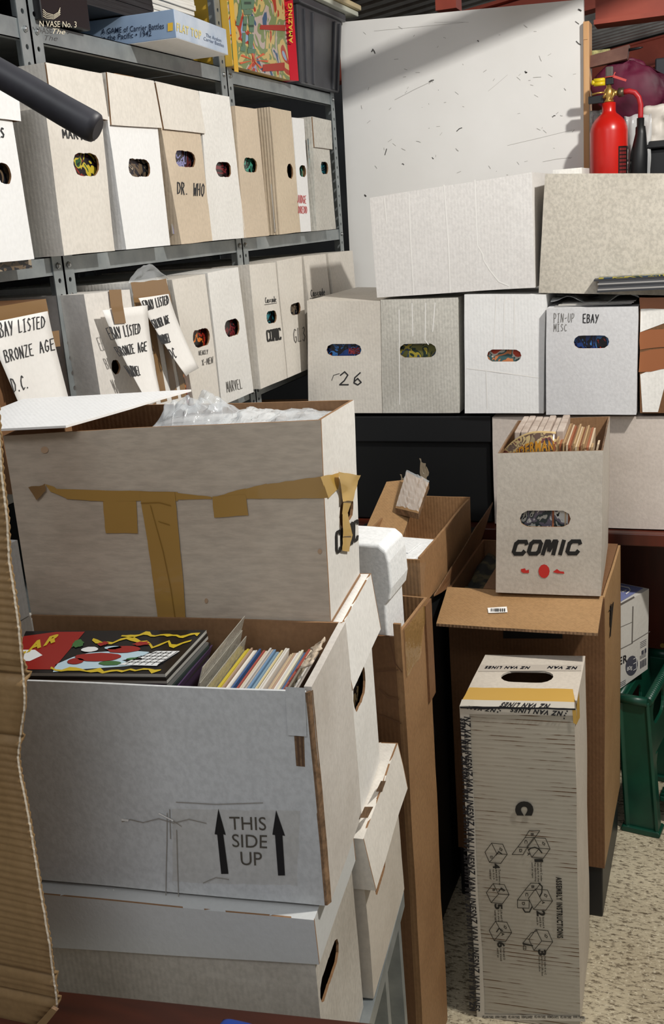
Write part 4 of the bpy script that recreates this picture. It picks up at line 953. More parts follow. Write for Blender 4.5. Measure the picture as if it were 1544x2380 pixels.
L_(fn_, 'NZ VAN LINES', [(1308, 1665), (1186, 1655), (1188, 1645), (1310, 1653)]); L_(fn_, 'NZ VAN', [(1152, 1656), (1085, 1648), (1087, 1640), (1154, 1648)])
L_(tn, 'NZ VAN LINES', [(1276, 1647), (1160, 1643), (1168, 1632), (1282, 1636)], e=.0038); L_(tn, 'NZ VAN LINES', [(1232, 1555), (1127, 1553), (1129, 1547), (1234, 1549)], e=.0022); L_(tn, 'NZ VAN', [(1342, 1556), (1272, 1554), (1274, 1548), (1343, 1549)], e=.0022)
for cx, cy in ((1316, 1658), (1313, 1663), (1319, 1653), (1312, 1670), (1160, 1648), (1157, 1655), (1163, 1652)): poly(mb, fn_, [(cx+2*math.cos(a), cy+2*math.sin(a)) for a in (0, 1.05, 2.1, 3.14, 4.2, 5.25)], .0034, 0, an)
for k_ in range(6):
    y0 = 1668+k_*114; x0 = 1069+22*(y0-1642)/726*1.15
    L_(fn_, 'NZ VAN LINES', [(x0+24, y0-2), (x0+27, y0+112), (x0+11, y0+112), (x0+8, y0-2)], .03); L_(fn_, 'NZ VAN LINES', [(x0+2, y0+112), (x0-1, y0+2), (x0+12, y0+2), (x0+16, y0+112)], .08)
for k_ in range(8): L_(fn_, ['SENTINEL', 'VAN LINES', 'REMOVALS'][k_ % 3] if k_ % 2 else 'NZ VAN LINES', [(1122+k_*30, 2366), (1148+k_*30, 2367), (1148+k_*30, 2361), (1122+k_*30, 2360)])
strip(mb, fn_, [(1069, 1641), (1338, 1646), (1338, 1650), (1070, 1647)], .0036, nu=20, nv=1, amp=an, rag=2)
mb.build('tape_lettering', DKI, r, kind='stuff')
mb = MB()
letter(mb, fn_, 'C', [(1239, 1862), (1239, 1896), (1197, 1894), (1197, 1862)], .10, amp=an, eps=.0030)
letter(mb, fn_, 'ASSEMBLY INSTRUCTIONS', [(1306, 2038), (1309, 2180), (1294, 2180), (1292, 2038)], .05, 0, eps=.0030, amp=an)
letter(mb, fn_, 'PREMIUM WORLDWIDE MOVERS', [(1089, 1726), (1091, 1824), (1086, 1824), (1084, 1726)], .02, 0, eps=.0034, amp=an)
def TX(t, x1, y0, x0, y1, b=.03): letter(mb, fn_, t, [(x1, y0), (x1+1, y1), (x0+1, y1), (x0, y0)], b, 0, eps=.0030, amp=an)
for t, x1, y0, x0, y1 in (('1', 1262, 1996, 1242, 2003), ('2', 1266, 2117, 1246, 2130), ('3', 1268, 2207, 1249, 2221), ('4', 1162, 2006, 1146, 2018), ('5', 1168, 2101, 1150, 2114), ('6', 1172, 2189, 1154, 2202)): TX(t, x1, y0, x0, y1, .0 if t == '1' else .04)
for x, y0, rows in ((1260, 2004, ('Fold side C under', 'tabs as for A the', 'flap interlocking', 'until at right')), (1264, 2132, ('Fold end A', 'and B for', 'lock in')), (1268, 2223, ('Fold side A to C', 'and D to lift box', 'base in place')), (1164, 2020, ('Turn carton on', 'end with B', 'up A is B', 'centre of')), (1168, 2116, ('Lift end C', 'D in place', 'lower tab')), (1172, 2204, ('Fold end D', 'over around', 'until at'))):
    for j, t in enumerate(rows): TX(t, x-j*7, y0, x-j*7-4.5, y0+len(t)*2.6)
mb.build('printed_lettering', BLACKM, r, kind='stuff')
mb = MB()
def RB(*ps, wd=1.4): ribbon(mb, fn_, list(ps), wd, .0032, amp=an)
def cube(cx, cy, s):
    a = [(cx+s*math.cos(k*1.047+.1), cy+s*math.sin(k*1.047+.1)) for k in range(6)]
    for i in range(6): RB(a[i], a[(i+1) % 6])
    for i in (0, 2, 4): RB(a[i], (cx+2, cy+1))
    b = a[5]; RB((cx+s*.35, cy-s*.5), (cx+s*.55, cy-s*.35)); RB((cx+s*.55, cy-s*.35), (cx+s*.5, cy-s*.22)); RB((cx+s*.5, cy-s*.22), (cx+s*.32, cy-s*.36)); RB((cx+s*.32, cy-s*.36), (cx+s*.35, cy-s*.5))
cube(1154, 1982, 26); cube(1158, 2077, 26); cube(1163, 2165, 26)
cube(1252, 1970, 27); cube(1256, 2091, 28); cube(1256, 2186, 28)
RB((1230, 1929), (1254, 1930), (1243, 1946), (1220, 1946), (1191, 1985), (1216, 1986), (1224, 1972), (1243, 1946)); RB((1230, 1929), (1220, 1946)); RB((1204, 1968), (1230, 1969))
RB((1234, 2052), (1256, 2053), (1244, 2069), (1220, 2069), (1203, 2092), (1203, 2110), (1229, 2111), (1230, 2093), (1203, 2092)); RB((1234, 2052), (1220, 2069))
RB((1248, 2163), (1233, 2169), (1214, 2192), (1236, 2197)); RB((1214, 2192), (1224, 2196), (1237, 2198), wd=2.6)
RB((1229, 1976), (1233, 1971), (1243, 1969), (1252, 1972), (1260, 1982), wd=2.8); RB((1252, 2052), (1260, 2060), (1259, 2074), (1254, 2084), wd=2.8); RB((1215, 2112), (1220, 2120), (1230, 2120), (1236, 2108), wd=2.8)
for cx, cy in ((1160, 1980), (1166, 2066), (1160, 2160)): RB((cx-6, cy+6), (cx, cy-2), (cx+8, cy+4), wd=2.4)
mb.build('printed_diagrams', BLACKM, r, kind='stuff')
mb = MB()
for t, q in (('B', [(1240, 1936), (1240, 1942), (1233, 1942), (1233, 1936)]), ('C', [(1226, 1952), (1226, 1960), (1219, 1960), (1219, 1952)]), ('D', [(1214, 1973), (1214, 1980), (1207, 1980), (1207, 1973)]), ('A', [(1233, 1981), (1233, 1988), (1226, 1988), (1226, 1981)]),
             ('B', [(1242, 2058), (1242, 2064), (1235, 2064), (1235, 2058)]), ('C', [(1228, 2075), (1228, 2083), (1221, 2083), (1221, 2075)]), ('D', [(1220, 2097), (1220, 2104), (1213, 2104), (1213, 2097)]), ('A', [(1266, 2094), (1266, 2101), (1259, 2101), (1259, 2094)]),
             ('BCD', [(1222, 2194), (1222, 2208), (1214, 2208), (1214, 2194)]), ('D', [(1146, 1988), (1146, 1994), (1140, 1994), (1140, 1988)]), ('B', [(1152, 2066), (1152, 2071), (1146, 2071), (1146, 2066)]), ('A', [(1172, 2168), (1172, 2175), (1165, 2175), (1165, 2168)])): letter(mb, fn_, t, q, .03, eps=.0032, amp=an)
mb.build('printed_diagram_letters', BLACKM, r, kind='stuff')

# ================================================================== left stack, frame turned 0.12 rad
A0 = Vector((-.435, .97, 0)); SX = Vector((math.cos(.12), math.sin(.12), 0)); SY = Vector((-math.sin(.12), math.cos(.12), 0)); ZZ = Vector((0, 0, 1))
def Lc(x, y, z): return A0+SX*x+SY*y+ZZ*z
def fplane(y): return Plane(Lc(0, y, 0), -SY)
def eplane(x): return Plane(Lc(x, 0, 0), SX)
GR_S = 'boxes in the left foreground stack'
# low metal trestle that carries them
r = empty('metal_trestle', Lc(-.2, .2, 0), 'low grey metal trestle under the left foreground stack', 'table')
mb = MB(); v = [Lc(-.47, -.02, .4685), Lc(.012, -.02, .4685), Lc(.012, -.02, .44), Lc(-.47, -.02, .44)]; mb.hexa(v, [p+SY*.48 for p in v]); mb.build('top', STEEL, r)
for x, y in ((-.45, 0), (-.015, .02), (-.45, .42), (-.005, .30), (-.005, .42)):
    mb = MB(); v = [Lc(x-.012, y, .44), Lc(x+.012, y, .44), Lc(x+.018, y-.01, .001), Lc(x-.006, y-.01, .001)]; mb.hexa(v, [p+SY*.02 for p in v]); mb.build('leg', STEEL, r)
# L : lidded box at the bottom front
qL = [Lc(-.44, -.016, .72), Lc(-.004, -.016, .735), Lc(-.002, -.016, .47), Lc(-.44, -.016, .47)]
fp = fplane(-.020)
lid = [Lc(-.44, -.021, .7765), Lc(.001, -.021, .7765), fp.at(742, 2243), fp.at(40, 2206)]; lid[3] = Lc(-.44, -.021, .693)
r, pl = carton('grey white box with a smooth white lid at the bottom of the left stack', qL, .204, SY, [DINGY, INNER, EDGE], name='lidded_box', side_hole=(.27, .30, .10, .034, 1), top='closed', lid=lid, lidmats=[board('smooth_lid_board', 'c9cac8', .04, fibre=.02, off=62), INNER, EDGE], group=GR_S, torn=True, amp=.0012)
# S : THIS SIDE UP, open, full of comics
fs_ = fplane(0)
qS = [Lc(-.44, 0, 1.062), fs_.at(708, 1598), fs_.at(757, 2106), Lc(-.44, 0, .781)]
qS[2].z = .781; qS[1].z = 1.062
MS = [board('grey_blue_white_board', 'cfd1d1', .14, fibre=.08, off=64, dark='98948a'), INNER, EDGE]
r = empty('comic_box', Lc(-.2, .1, .781), 'big open white box printed THIS SIDE UP, full of comics', 'box', GR_S)
mb = MB(); dS = .197
bS = [p+SY*dS for p in qS]; bS[0].z = bS[1].z = 1.066
slab(mb, qS, SY, .004, 0, 1, 0); mb.build('front_wall', MS, r, div=.05, amp=.002)
mb = MB(); slab(mb, [bS[1], bS[0], bS[3], bS[2]], -SY, .004, 0, 1, 1); mb.build('back_wall', MS, r, div=.05, amp=.002)
mb = MB(); f0, f1 = qS[1]+SY*.006+SX*.006, qS[2]+SY*.006+SX*.004; b0_, b1_ = bS[1]+SX*.004, bS[2]+SX*.004
slab(mb, [f0+ZZ*.004, b0_, b1_, f1], -SX, .009, 0, 1, 0); mb.build('end_wall', [board('dingy_end_board', 'd3cdc5', .15, off=66), INNER, EDGE], r, div=.05, amp=.002)
# ragged flap edge left of the end wall, and torn upper edge
mb = MB(); slab(mb, [qS[1]+SX*.0025-SY*.001, qS[1]+SX*.0065+SY*.007, qS[2]+SX*.005+SY*.006, qS[2]+SX*.0015-SY*.001], -SX, .003, 1, 1, 1); mb.build('raw_edge', [EDGE, EDGE], r, div=.03, amp=.004)
mb = MB()
def torn(u, v): return Lc(.002+.006*noise.noise(Vector((u*9, v*7, 3))), .055+.070*u, 1.070+.007*abs(noise.noise(Vector((u*7, v*5, 1))))*(1-v)*2-.006*v)-SX*.014*v
mb.grid(torn, 16, 5); mb.build('torn_liner', noisy('torn_liner_board', 'a8937a', 'd0c0ac', 90, .8, bmp=.6), r, solid=.0015)
mb = MB(); slab(mb, [Lc(-.44, .193, .787), Lc(-.006, .193, .787), Lc(-.006, .004, .787), Lc(-.44, .004, .787)], -ZZ, .004, 1, 1, 1); mb.build('bottom', MS, r)
mb = MB(); strip(mb, fs_, [(662, 1596), (708, 1598), (712, 1712), (668, 1709)], .0022, nu=4, nv=8, amp=.002); mb.build('corner_tab', MS[0], r)
mb = MB(); strip(mb, fs_, [(683, 1711), (706, 1711), (708, 1783), (688, 1781)], .0006, nu=3, nv=6, amp=.002); mb.build('exposed_corrugation', EDGE, r)
mb = MB(); strip(mb, fs_, [(688, 1711), (693, 1711), (697, 1781), (693, 1781)], .0011, nu=2, nv=6, amp=.002); strip(mb, fs_, [(698, 1711), (702, 1711), (705, 1781), (702, 1781)], .0011, nu=2, nv=6, amp=.002); mb.build('corrugation_ribs', plain('dark_flute', '5a4230', .8), r, kind='stuff')
mb = MB(); letter(mb, fs_, 'THIS', [(533, 1899), (618, 1901), (619, 1932), (535, 1930)], .0, amp=.002); letter(mb, fs_, 'SIDE', [(539, 1940), (621, 1943), (621, 1974), (541, 1970)], .0, amp=.002); letter(mb, fs_, 'UP', [(559, 1981), (609, 1983), (610, 2014), (561, 2012)], .0, amp=.002)
mb.build('printed_lettering', BLACKM, r)
for pts in ([(508, 1880), (525, 1942), (519, 1940), (531, 2032), (514, 2032), (505, 1941), (499, 1940)], [(642, 1885), (662, 1945), (656, 1944), (663, 2037), (647, 2037), (639, 1943), (633, 1942)]):
    mb = MB(); poly(mb, fs_, pts, .0012, 0, .002); mb.build('printed_arrow', BLACKM, r)
mb = MB(); strip(mb, fs_, [(400, 1880), (697, 1887), (690, 2060), (400, 2050)], .0010, nu=14, nv=8, amp=.002, rag=3); mb.build('clear_tape', film('aged_clear_tape', .14, 'cabfa8'), r)
mb = MB()
for ln in ([(283, 1910), (300, 1907), (330, 1915), (370, 1905), (405, 1915), (440, 1905), (480, 1914)], [(370, 1894), (400, 1906), (420, 1922)], [(410, 1865), (500, 1870), (610, 1868)], [(388, 1890), (384, 2090)], [(410, 1930), (412, 2095)], [(395, 1880), (396, 1950)], [(205, 2088), (325, 2092)], [(470, 2052), (500, 2040), (530, 2045)]):
    ribbon(mb, fs_, [(x+random.uniform(-2, 2), y+random.uniform(-2, 2)) for x, y in ln], 1.6, .0016, amp=.002)
mb.build('surface_tears', plain('tear_grey', '8c867c', .8), r, kind='stuff')
mb = MB(); ribbon(mb, fs_, [(283, 1907), (296, 1909)], 5, .0018, amp=.002); ribbon(mb, fs_, [(370, 1892), (402, 1908)], 3, .0018, amp=.002); ribbon(mb, fs_, [(244, 2070), (258, 2078), (262, 2071)], 3, .0018, amp=.002); ribbon(mb, fs_, [(205, 2085), (250, 2090), (322, 2090)], 6, .0018, amp=.002); mb.build('peeled_paper', WHITE, r, kind='stuff')
# comics in S
def lbox(x0, x1, y0, y1, z0, z1, tilt=0):
    o = []
    for x, y, z in ((x0, y0, z1), (x1, y0, z1), (x1, y0, z0), (x0, y0, z0), (x0, y1, z1), (x1, y1, z1), (x1, y1, z0), (x0, y1, z0)): o.append(Lc(x+tilt*(z-z0), y, z))
    return o
random.seed(9)
z = 1.0265
cols_ = ['2a2826', '5a2a2a', 'a8a49c', '24302c', '6a6a68', '32283a', 'a4a29c', '24221f', 'b4b2aa']
CQ = [(60, 1467), (480, 1464), (384, 1566), (20, 1563)]
ctop = [Plane(Vector((0, 0, 1.0643)), (0, 0, 1)).at(*p) for p in CQ]
for i in range(9):
    h = .0042; a = Vector((random.uniform(-.003, .003), random.uniform(-.0015, .0015), 0))
    tq_ = [Vector((p.x, p.y, z+h-.0004))+a*(i < 8) for p in ctop]; bq_ = [Vector((p.x, p.y, z))+a*(i < 8) for p in ctop]
    mb = MB(); mb.hexa(tq_, bq_, 0)
    o = mb.build('comic', plain('stack_edge_%d' % i, cols_[i], .4))
    if i < 8: tag(o, ORD[7-i]+' comic down under the SOLAR cover in the flat pile', 'comic', 'flat comics in the THIS SIDE UP box')
    z += h
zt_ = z
tag(o, 'glossy comic titled SOLAR lying topmost in the THIS SIDE UP box', 'comic')
sp_ = Plane(Vector((0, 0, zt_-.0004)), (0, 0, 1))
INKB = plain('cover_black', '17181a', .22); INKR = plain('cover_red', '8f2420', .25); INKY = plain('cover_yellow', 'c4aa2e', .25); INKL = plain('cover_pale_blue', 'b4ccd8', .25); INKG = plain('cover_green', '3f6a3c', .25); INKW = plain('cover_white', 'e2e4e4', .25)
def cq(pts, e, m, mb):
    mb.add([sp_.at(*pq(CQ, u, v), e) for u, v in pts], [list(range(len(pts)))], m)
mb = MB(); mb.add([sp_.at(*p, .0004) for p in CQ], [(0, 1, 2, 3)], 0)
cq([(0, .12), (.17, .02), (.33, .02), (.27, .92), (.0, .92)], .0008, 1, mb)       # red title panel
cq([(.28, .98), (.27, .80), (.35, .62), (.43, .52), (.64, .46), (.78, .50), (.80, .55), (.66, .70), (.80, .80), (.62, .86), (.48, .90)], .0008, 3, mb)   # glow
random.seed(4)
for (x0, x1, yb, amp_) in ((.40, .97, .27, .10), (.55, .98, .12, .07), (.25, .95, .92, .05)):
    n_ = 18; top = []; bot = []
    for k_ in range(n_+1):
        u = x0+(x1-x0)*k_/n_; c_ = yb+amp_*noise.noise(Vector((u*14, yb*9, 0)))*2; t_ = .012+.035*abs(noise.noise(Vector((u*31, yb, 5))))*2
        top.append((u, c_-t_)); bot.append((u, c_+t_))
    for k_ in range(n_): cq([top[k_], top[k_+1], bot[k_+1], bot[k_]], .0012, 2, mb)
def blob(cx, cy, rx, ry, m, e=.0015, s=0, j=.25, n_=16):
    cq([(cx+rx*(1+j*noise.noise(Vector((math.cos(a*6.2832/n_)*2+s, math.sin(a*6.2832/n_)*2, s))))*math.cos(a*6.2832/n_), cy+ry*(1+j*noise.noise(Vector((math.cos(a*6.2832/n_)*2, s, math.sin(a*6.2832/n_)*2))))*math.sin(a*6.2832/n_)) for a in range(n_)], e, m, mb)
blob(.50, .62, .14, .10, 1, s=1); blob(.62, .44, .10, .08, 1, s=2); blob(.42, .44, .05, .06, 5, s=3); blob(.60, .76, .07, .05, 4, s=4); blob(.73, .66, .05, .03, 4, s=5); blob(.38, .72, .05, .07, 1, s=6); blob(.55, .40, .05, .04, 3, s=7); blob(.33, .30, .03, .10, 4, s=8, j=.9); blob(.48, .30, .03, .05, 1, s=9, j=.9); blob(.70, .30, .05, .05, 1, s=3.3, j=.9)
cq([(.66, .80), (.82, .48), (.96, .48), (.90, .82)], .0015, 5, mb)
for k_ in range(6): cq([(.70+.04*k_, .79), (.705+.04*k_, .79), (.80+.03*k_, .49), (.795+.03*k_, .49)], .0018, 0, mb)
for k_ in range(4): cq([(.69+.03*k_, .74-.07*k_), (.92, .74-.07*k_), (.92, .73-.07*k_), (.69+.03*k_, .73-.07*k_)], .0018, 0, mb)
cq([(-.02, .45), (.10, .45), (.16, .58), (.10, .72), (-.02, .72)], .0012, 5, mb)
mb.build('printed_cover', [INKB, INKR, INKY, INKL, INKG, INKW], o, kind='stuff')
mb = MB(); uv, fs__ = glyphs('SOLAR', .05); tq = [(2, 1490), (152, 1469), (132, 1500), (-20, 1524)]
mb.add([sp_.at(*pq([(-40, 1528), (150, 1468), (128, 1492), (-30, 1552)], a, b), .0018) for a, b in uv], fs__); mb.build('printed_title', INKY, o)
# filed comics
x = -.204; i = 0
random.seed(14)
while x < -.022:
    gap = x > -.166 and x < -.125
    if gap: x = -.124; i = 0; continue
    wd = random.uniform(.0024, .0038); early = x < -.13
    tl_ = .42 if early else .20+random.uniform(-.012, .012)
    h = (.135 if early else .128)+random.uniform(-.004, .005)
    hh = .905
    pal = ['d2ccc0', 'b8a484', 'c8c4be', '8a6a58', 'dad6cc', '6c8aa8', 'c8b88a', 'cfcac2', 'a88c78', 'd8d2ba', '9a4a40', 'c4bfb8', '7a92a0', 'd4cdbf', 'b09a84', 'e0dcd4', '3c5a88', 'c9bda6', 'a8a098', 'd6d2ca']
    dk = ['2a2830', '34506c', '8a8884', '1e1e26', '4c3a58', '8a3832', 'a8a8a4', '26303c']
    m_ = plain('filed_dark_%d' % (i % 8), dk[i % 8], .4) if early else plain('filed_pale_%d' % ((i*7) % 20), pal[(i*7) % 20], .5)
    if -.122 <= x < -.114: m_ = SPINE[3]
    z1 = min(hh+h, 1.058 if not early else 1.056)
    if x > -.075: z1 = min(z1, 1.044)
    sh = tl_*(z1-hh)
    v = lbox(x-sh, x-sh+wd-.0004, .010, .172, hh, z1, tl_); mb = MB(); mb.hexa(v[:4], v[4:], 0, 1, 1)
    o = mb.build('comic', [m_, m_]); tag(o, ORD[i]+(' dark comic leaning beside the flat pile, counted from its left' if early else ' comic on edge, counted rightward from the yellow one, in the THIS SIDE UP box'), 'comic', 'leaning comics beside the flat pile' if early else 'filed comics in the THIS SIDE UP box'); x += wd; i += 1
v = lbox(-.162, -.161, .012, .17, .95, 1.082, .34); mb = MB(); mb.hexa(v[:4], v[4:]); 
tag(mb.build('comic_sleeve', film('grey_sleeve', .85, 'b4b0a4')), 'tall grey plastic sleeve standing among the filed comics', 'sleeve')
for k_, xx in enumerate((-.154, -.147)):
    v = lbox(xx, xx+.0012, .012, .17, .95, 1.062-.008*k_, .28); mb = MB(); mb.hexa(v[:4], v[4:]); tag(mb.build('comic_sleeve', film('grey_sleeve', .85, 'b4b0a4')), ['second', 'third'][k_]+' grey plastic sleeve, right of the tall one', 'sleeve', 'short grey sleeves')

# U : lidded box behind S, carries T
ep = eplane(0.0)
qU = [Lc(-.44, .203, 1.035), Lc(-.002, .203, 1.035), Lc(-.002, .203, .745), Lc(-.44, .203, .745)]
lidU = [Lc(-.445, .199, 1.056), Lc(.003, .199, 1.056), Lc(.013, .199, .968), Lc(-.445, .199, .968)]
r, pl = carton('lidded white box with a hand hole in its end, under the taped box', qU, .20, SY, [WHITE, INNER, EDGE], name='lidded_box', side_hole=(.50, .39, .085, .050, 1), lid=lidU, group=GR_S, torn=True, amp=.002)
comic_inside(eplane(-.002), 838, 1622, .12, .18, COV[5], 'brown comic showing through the end hole of the lidded box under the taped one')
# M : lidded box below U
qM = [Lc(-.43, .205, .715), Lc(.008, .205, .715), Lc(.010, .205, .47), Lc(-.43, .205, .47)]
lidM = [Lc(-.435, .200, .742), Lc(.014, .200, .742), Lc(.026, .200, .660), Lc(-.435, .200, .66)]
r, pl = carton('battered lidded white box with two lid slots at the foot of the left stack', qM, .262, SY, [board('grubby_end_board', 'cbc2b5', .15, off=70), INNER, EDGE], name='lidded_box', side_hole=(.40, .42, .085, .036, 1), lid=lidM, lidmats=[CREAM, INNER, EDGE], group=GR_S, torn=True, amp=.003)
for a, b in (((876, 1841), (898, 1814)), ((838, 1902), (860, 1874))):
    mb = MB(); pz = Plane(Lc(.0145, 0, 0), SX); strip(mb, pz, [(a[0]-2, a[1]-1), (b[0]-12, b[1]+1), (b[0]+8, b[1]+1), (a[0]+17, a[1]-1)], .0005, nu=3, nv=3, amp=0); mb.build('slot_corrugation', EDGE, r)

# T : taped box on top
pT = fplane(.20)
qT = [Lc(-.445, .20, 1.325), Lc(-.008, .20, 1.331), Lc(-.010, .20, 1.0595), Lc(-.445, .20, 1.0595)]
qT[0] = pT.at(5, 1012); qT[1] = pT.at(745, 975); qT[3] = pT.at(75, 1450); qT[3].z = qT[2].z = 1.0595
dT = .190
r = empty('taped_box', Lc(-.22, .3, 1.0595), 'big open stained white box bound with brown tape on top of the left stack', 'box', GR_S)
MT = [board('big_taped_board', 'cdbfad', .20, fibre=.10, off=72, dark='927c6a', grain=(.25, .25, 1)), INNER, EDGE]
bT = [p+SY*dT for p in qT]; bT[1].z = 1.322; bT[0].z = 1.325
eq = [qT[1], bT[1], bT[2], qT[2]]
pE = Plane(qT[1], (bT[1]-qT[1]).cross(qT[2]-qT[1])); 
if pE.n.x < 0: pE.n = -pE.n
mb = MB(); slab(mb, qT, SY, .004, 0, 1, 1); mb.build('front_wall', MT, r, div=.05, amp=.002)
mb = MB(); e0 = [p+SY*.004 if i in (0, 3) else p for i, p in enumerate(eq)]
cc = pE.at(803, 1168); ee = e0[1]-e0[0]; uu = (cc-e0[0]).dot(ee)/ee.dot(ee)
slab(mb, e0, -pE.n, .004, 0, 1, 1, (uu, .545, .085, .036, 1), True); mb.build('end_wall', [board('end_white_board', 'e8e5df', .05, off=74), INNER, EDGE], r, div=.05, amp=.002)
mb = MB(); slab(mb, [bT[1]-SX*.004, bT[0], bT[3], bT[2]-SX*.004], -SY, .004, 0, 1, 1); mb.build('back_wall', MT, r, div=.05, amp=.002)
mb = MB(); slab(mb, [bT[0]-SY*.004, qT[0]+SY*.004, qT[3]+SY*.004, bT[3]-SY*.004], SX, .004, 0, 1, 1); mb.build('end_wall', MT, r, div=.05, amp=.002)
mb = MB(); slab(mb, [bT[3]+ZZ*.004, bT[2]+ZZ*.004, qT[2]+ZZ*.004, qT[3]+ZZ*.004], -ZZ, .004, 1, 1, 1); mb.build('bottom', MT, r)
at = .002
pTq = Plane(qT[1], -SY)
for q_, rg in (([(126, 1136), (245, 1140), (245, 1165), (155, 1160)], 1), ([(240, 1140), (415, 1144), (415, 1165), (244, 1166)], 2), ([(405, 1145), (492, 1153), (492, 1158), (408, 1162)], 1), ([(492, 1155), (570, 1132), (571, 1157), (495, 1160)], 2), ([(564, 1135), (620, 1122), (620, 1157), (568, 1157)], 1), ([(616, 1124), (748, 1106), (765, 1157), (618, 1157)], 2)):
    mb = MB(); strip(mb, pTq, q_, .0012, nu=8, nv=3, rag=rg, amp=at, lift=.0006); mb.build('tape', TAPE, r)
mb = MB(); strip(mb, pTq, [(104, 1125), (126, 1132), (157, 1160), (116, 1142)], .0014, nu=8, nv=3, amp=at, rag=2); mb.build('tape', TAPE, r)
mb = MB(); strip(mb, pTq, [(64, 1132), (104, 1124), (104, 1140), (84, 1163)], .0020, nu=5, nv=4, amp=at, rag=4, lift=.004); mb.build('tape', TAPEB, r)
mb = MB(); strip(mb, pTq, [(240, 1165), (320, 1166), (321, 1240), (246, 1239)], .0016, nu=6, nv=6, amp=at, rag=1.5); mb.build('tape', TAPE, r)
mb = MB(); strip(mb, pTq, [(493, 1152), (571, 1148), (576, 1195), (498, 1202)], .0020, nu=6, nv=4, amp=at, rag=1.5); mb.build('tape', TAPE, r)
mb = MB(); strip(mb, pTq, [(328, 1144), (408, 1144), (432, 1447), (368, 1447)], .0020, nu=6, nv=16, amp=at, rag=1.5, lift=.001); mb.build('tape', TAPE, r)
TR2 = plain('tape_ridge', '8f6c30', .3)
for ln in ([(352, 1175), (378, 1280), (396, 1370), (408, 1446)], [(330, 1170), (372, 1168), (398, 1175)], [(395, 1220), (370, 1212)]):
    mb = MB(); ribbon(mb, pTq, ln, 1.6, .0042, amp=at); mb.build('tape_fold', TR2, r)
mb = MB(); strip(mb, pE, [(745, 1107), (790, 1098), (786, 1135), (766, 1158)], .0014, nu=5, nv=4, amp=at, rag=3); mb.build('tape', plain('lamplit_tape', 'c09a48', .3, Coat_Weight=.3), r)  # same parcel tape, lamp light on this end put into its colour
TPY = plain('bleached_tape', 'c8a45a', .35, Coat_Weight=.3)
mb = MB(); strip(mb, pE, [(788, 1096), (838, 1104), (820, 1165), (797, 1165)], .0030, nu=8, nv=8, amp=at, rag=3, lift=.006); strip(mb, pE, [(799, 1165), (818, 1165), (808, 1195), (796, 1195)], .0030, nu=4, nv=4, amp=at, lift=.003); strip(mb, pE, [(797, 1193), (809, 1193), (821, 1245), (799, 1248)], .0030, nu=4, nv=6, amp=at, lift=.003, rag=2); strip(mb, pE, [(799, 1245), (821, 1242), (813, 1282), (797, 1280)], .0030, nu=4, nv=4, amp=at, rag=3); mb.build('tape', TPY, r)
mb = MB(); blocky(mb, pE, 'COMIC', [(782, 1236), (834, 1206), (835, 1254), (784, 1288)], 5, shear=.1); mb.build('printed_lettering', BLACKM, r)
mb = MB(); blob_ = lambda cx, cy, rx, ry: poly(mb, pTq, [(cx+rx*math.cos(a*.5236), cy+ry*math.sin(a*.5236)) for a in range(12)], .0012, 0, at)
blob_(103, 1045, 9, 8); blob_(745, 1281, 5, 6); blob_(478, 1398, 4, 6); mb.build('stain', plain('tan_stain', 'b8997c', .7), r, kind='stuff')
# plastic inside T, and the white lid card lying over its left end
random.seed(8)
def crumple(x0, x1, y0, y1, z0, hgt, s, mat, label, n1=26, n2=14, nm='plastic_bag'):
    mb = MB()
    def fn(u, v):
        p = Lc(x0+(x1-x0)*u, y0+(y1-y0)*v, z0); k_ = math.sin(math.pi*u)**.5*math.sin(math.pi*v)**.5
        c_ = 1.1*noise.noise(Vector((u*5+s, v*4, s)))+.35*abs(noise.noise(Vector((u*12, v*9, s))))
        return p+ZZ*(hgt*k_*(.55+.55*c_))+SX*.006*noise.noise(Vector((u*13, v*9, s+4)))
    mb.grid(fn, n1*2, n2*2, smooth=True); return tag(mb.build(nm, mat), label, 'bag')
crumple(-.27, -.015, .21, .38, 1.308, .014, 1, FILMW, 'long milky plastic bag filling the open top of the taped box')
crumple(-.24, -.14, .22, .33, 1.318, .050, 5, FILM, 'tall crumpled clear bag sticking out of the taped box', 30, 20)
crumple(-.16, -.09, .23, .34, 1.318, .018, 9, FILMW, 'small milky bag right of the tall crumpled one')
crumple(-.10, -.02, .22, .34, 1.316, .016, 13, FILM, 'clear bag at the right end of the taped box')
mb = MB(); hz = 1.334; v = [onZ(2, 968, hz+.02), onZ(325, 968, hz+.012), onZ(168, 1011, hz), onZ(-60, 1013, hz)]
v = [Lc(-.50, .36, 1.340), Lc(-.235, .37, 1.345), Lc(-.335, .175, 1.334), Lc(-.52, .175, 1.332)]
mb.hexa([p+ZZ*.003 for p in v], v, 0, 1, 1); tag(mb.build('box_lid_card', [WHITE2, PAPER], div=.06, amp=.002), 'flat white card lying over the left end of the taped box', 'card')

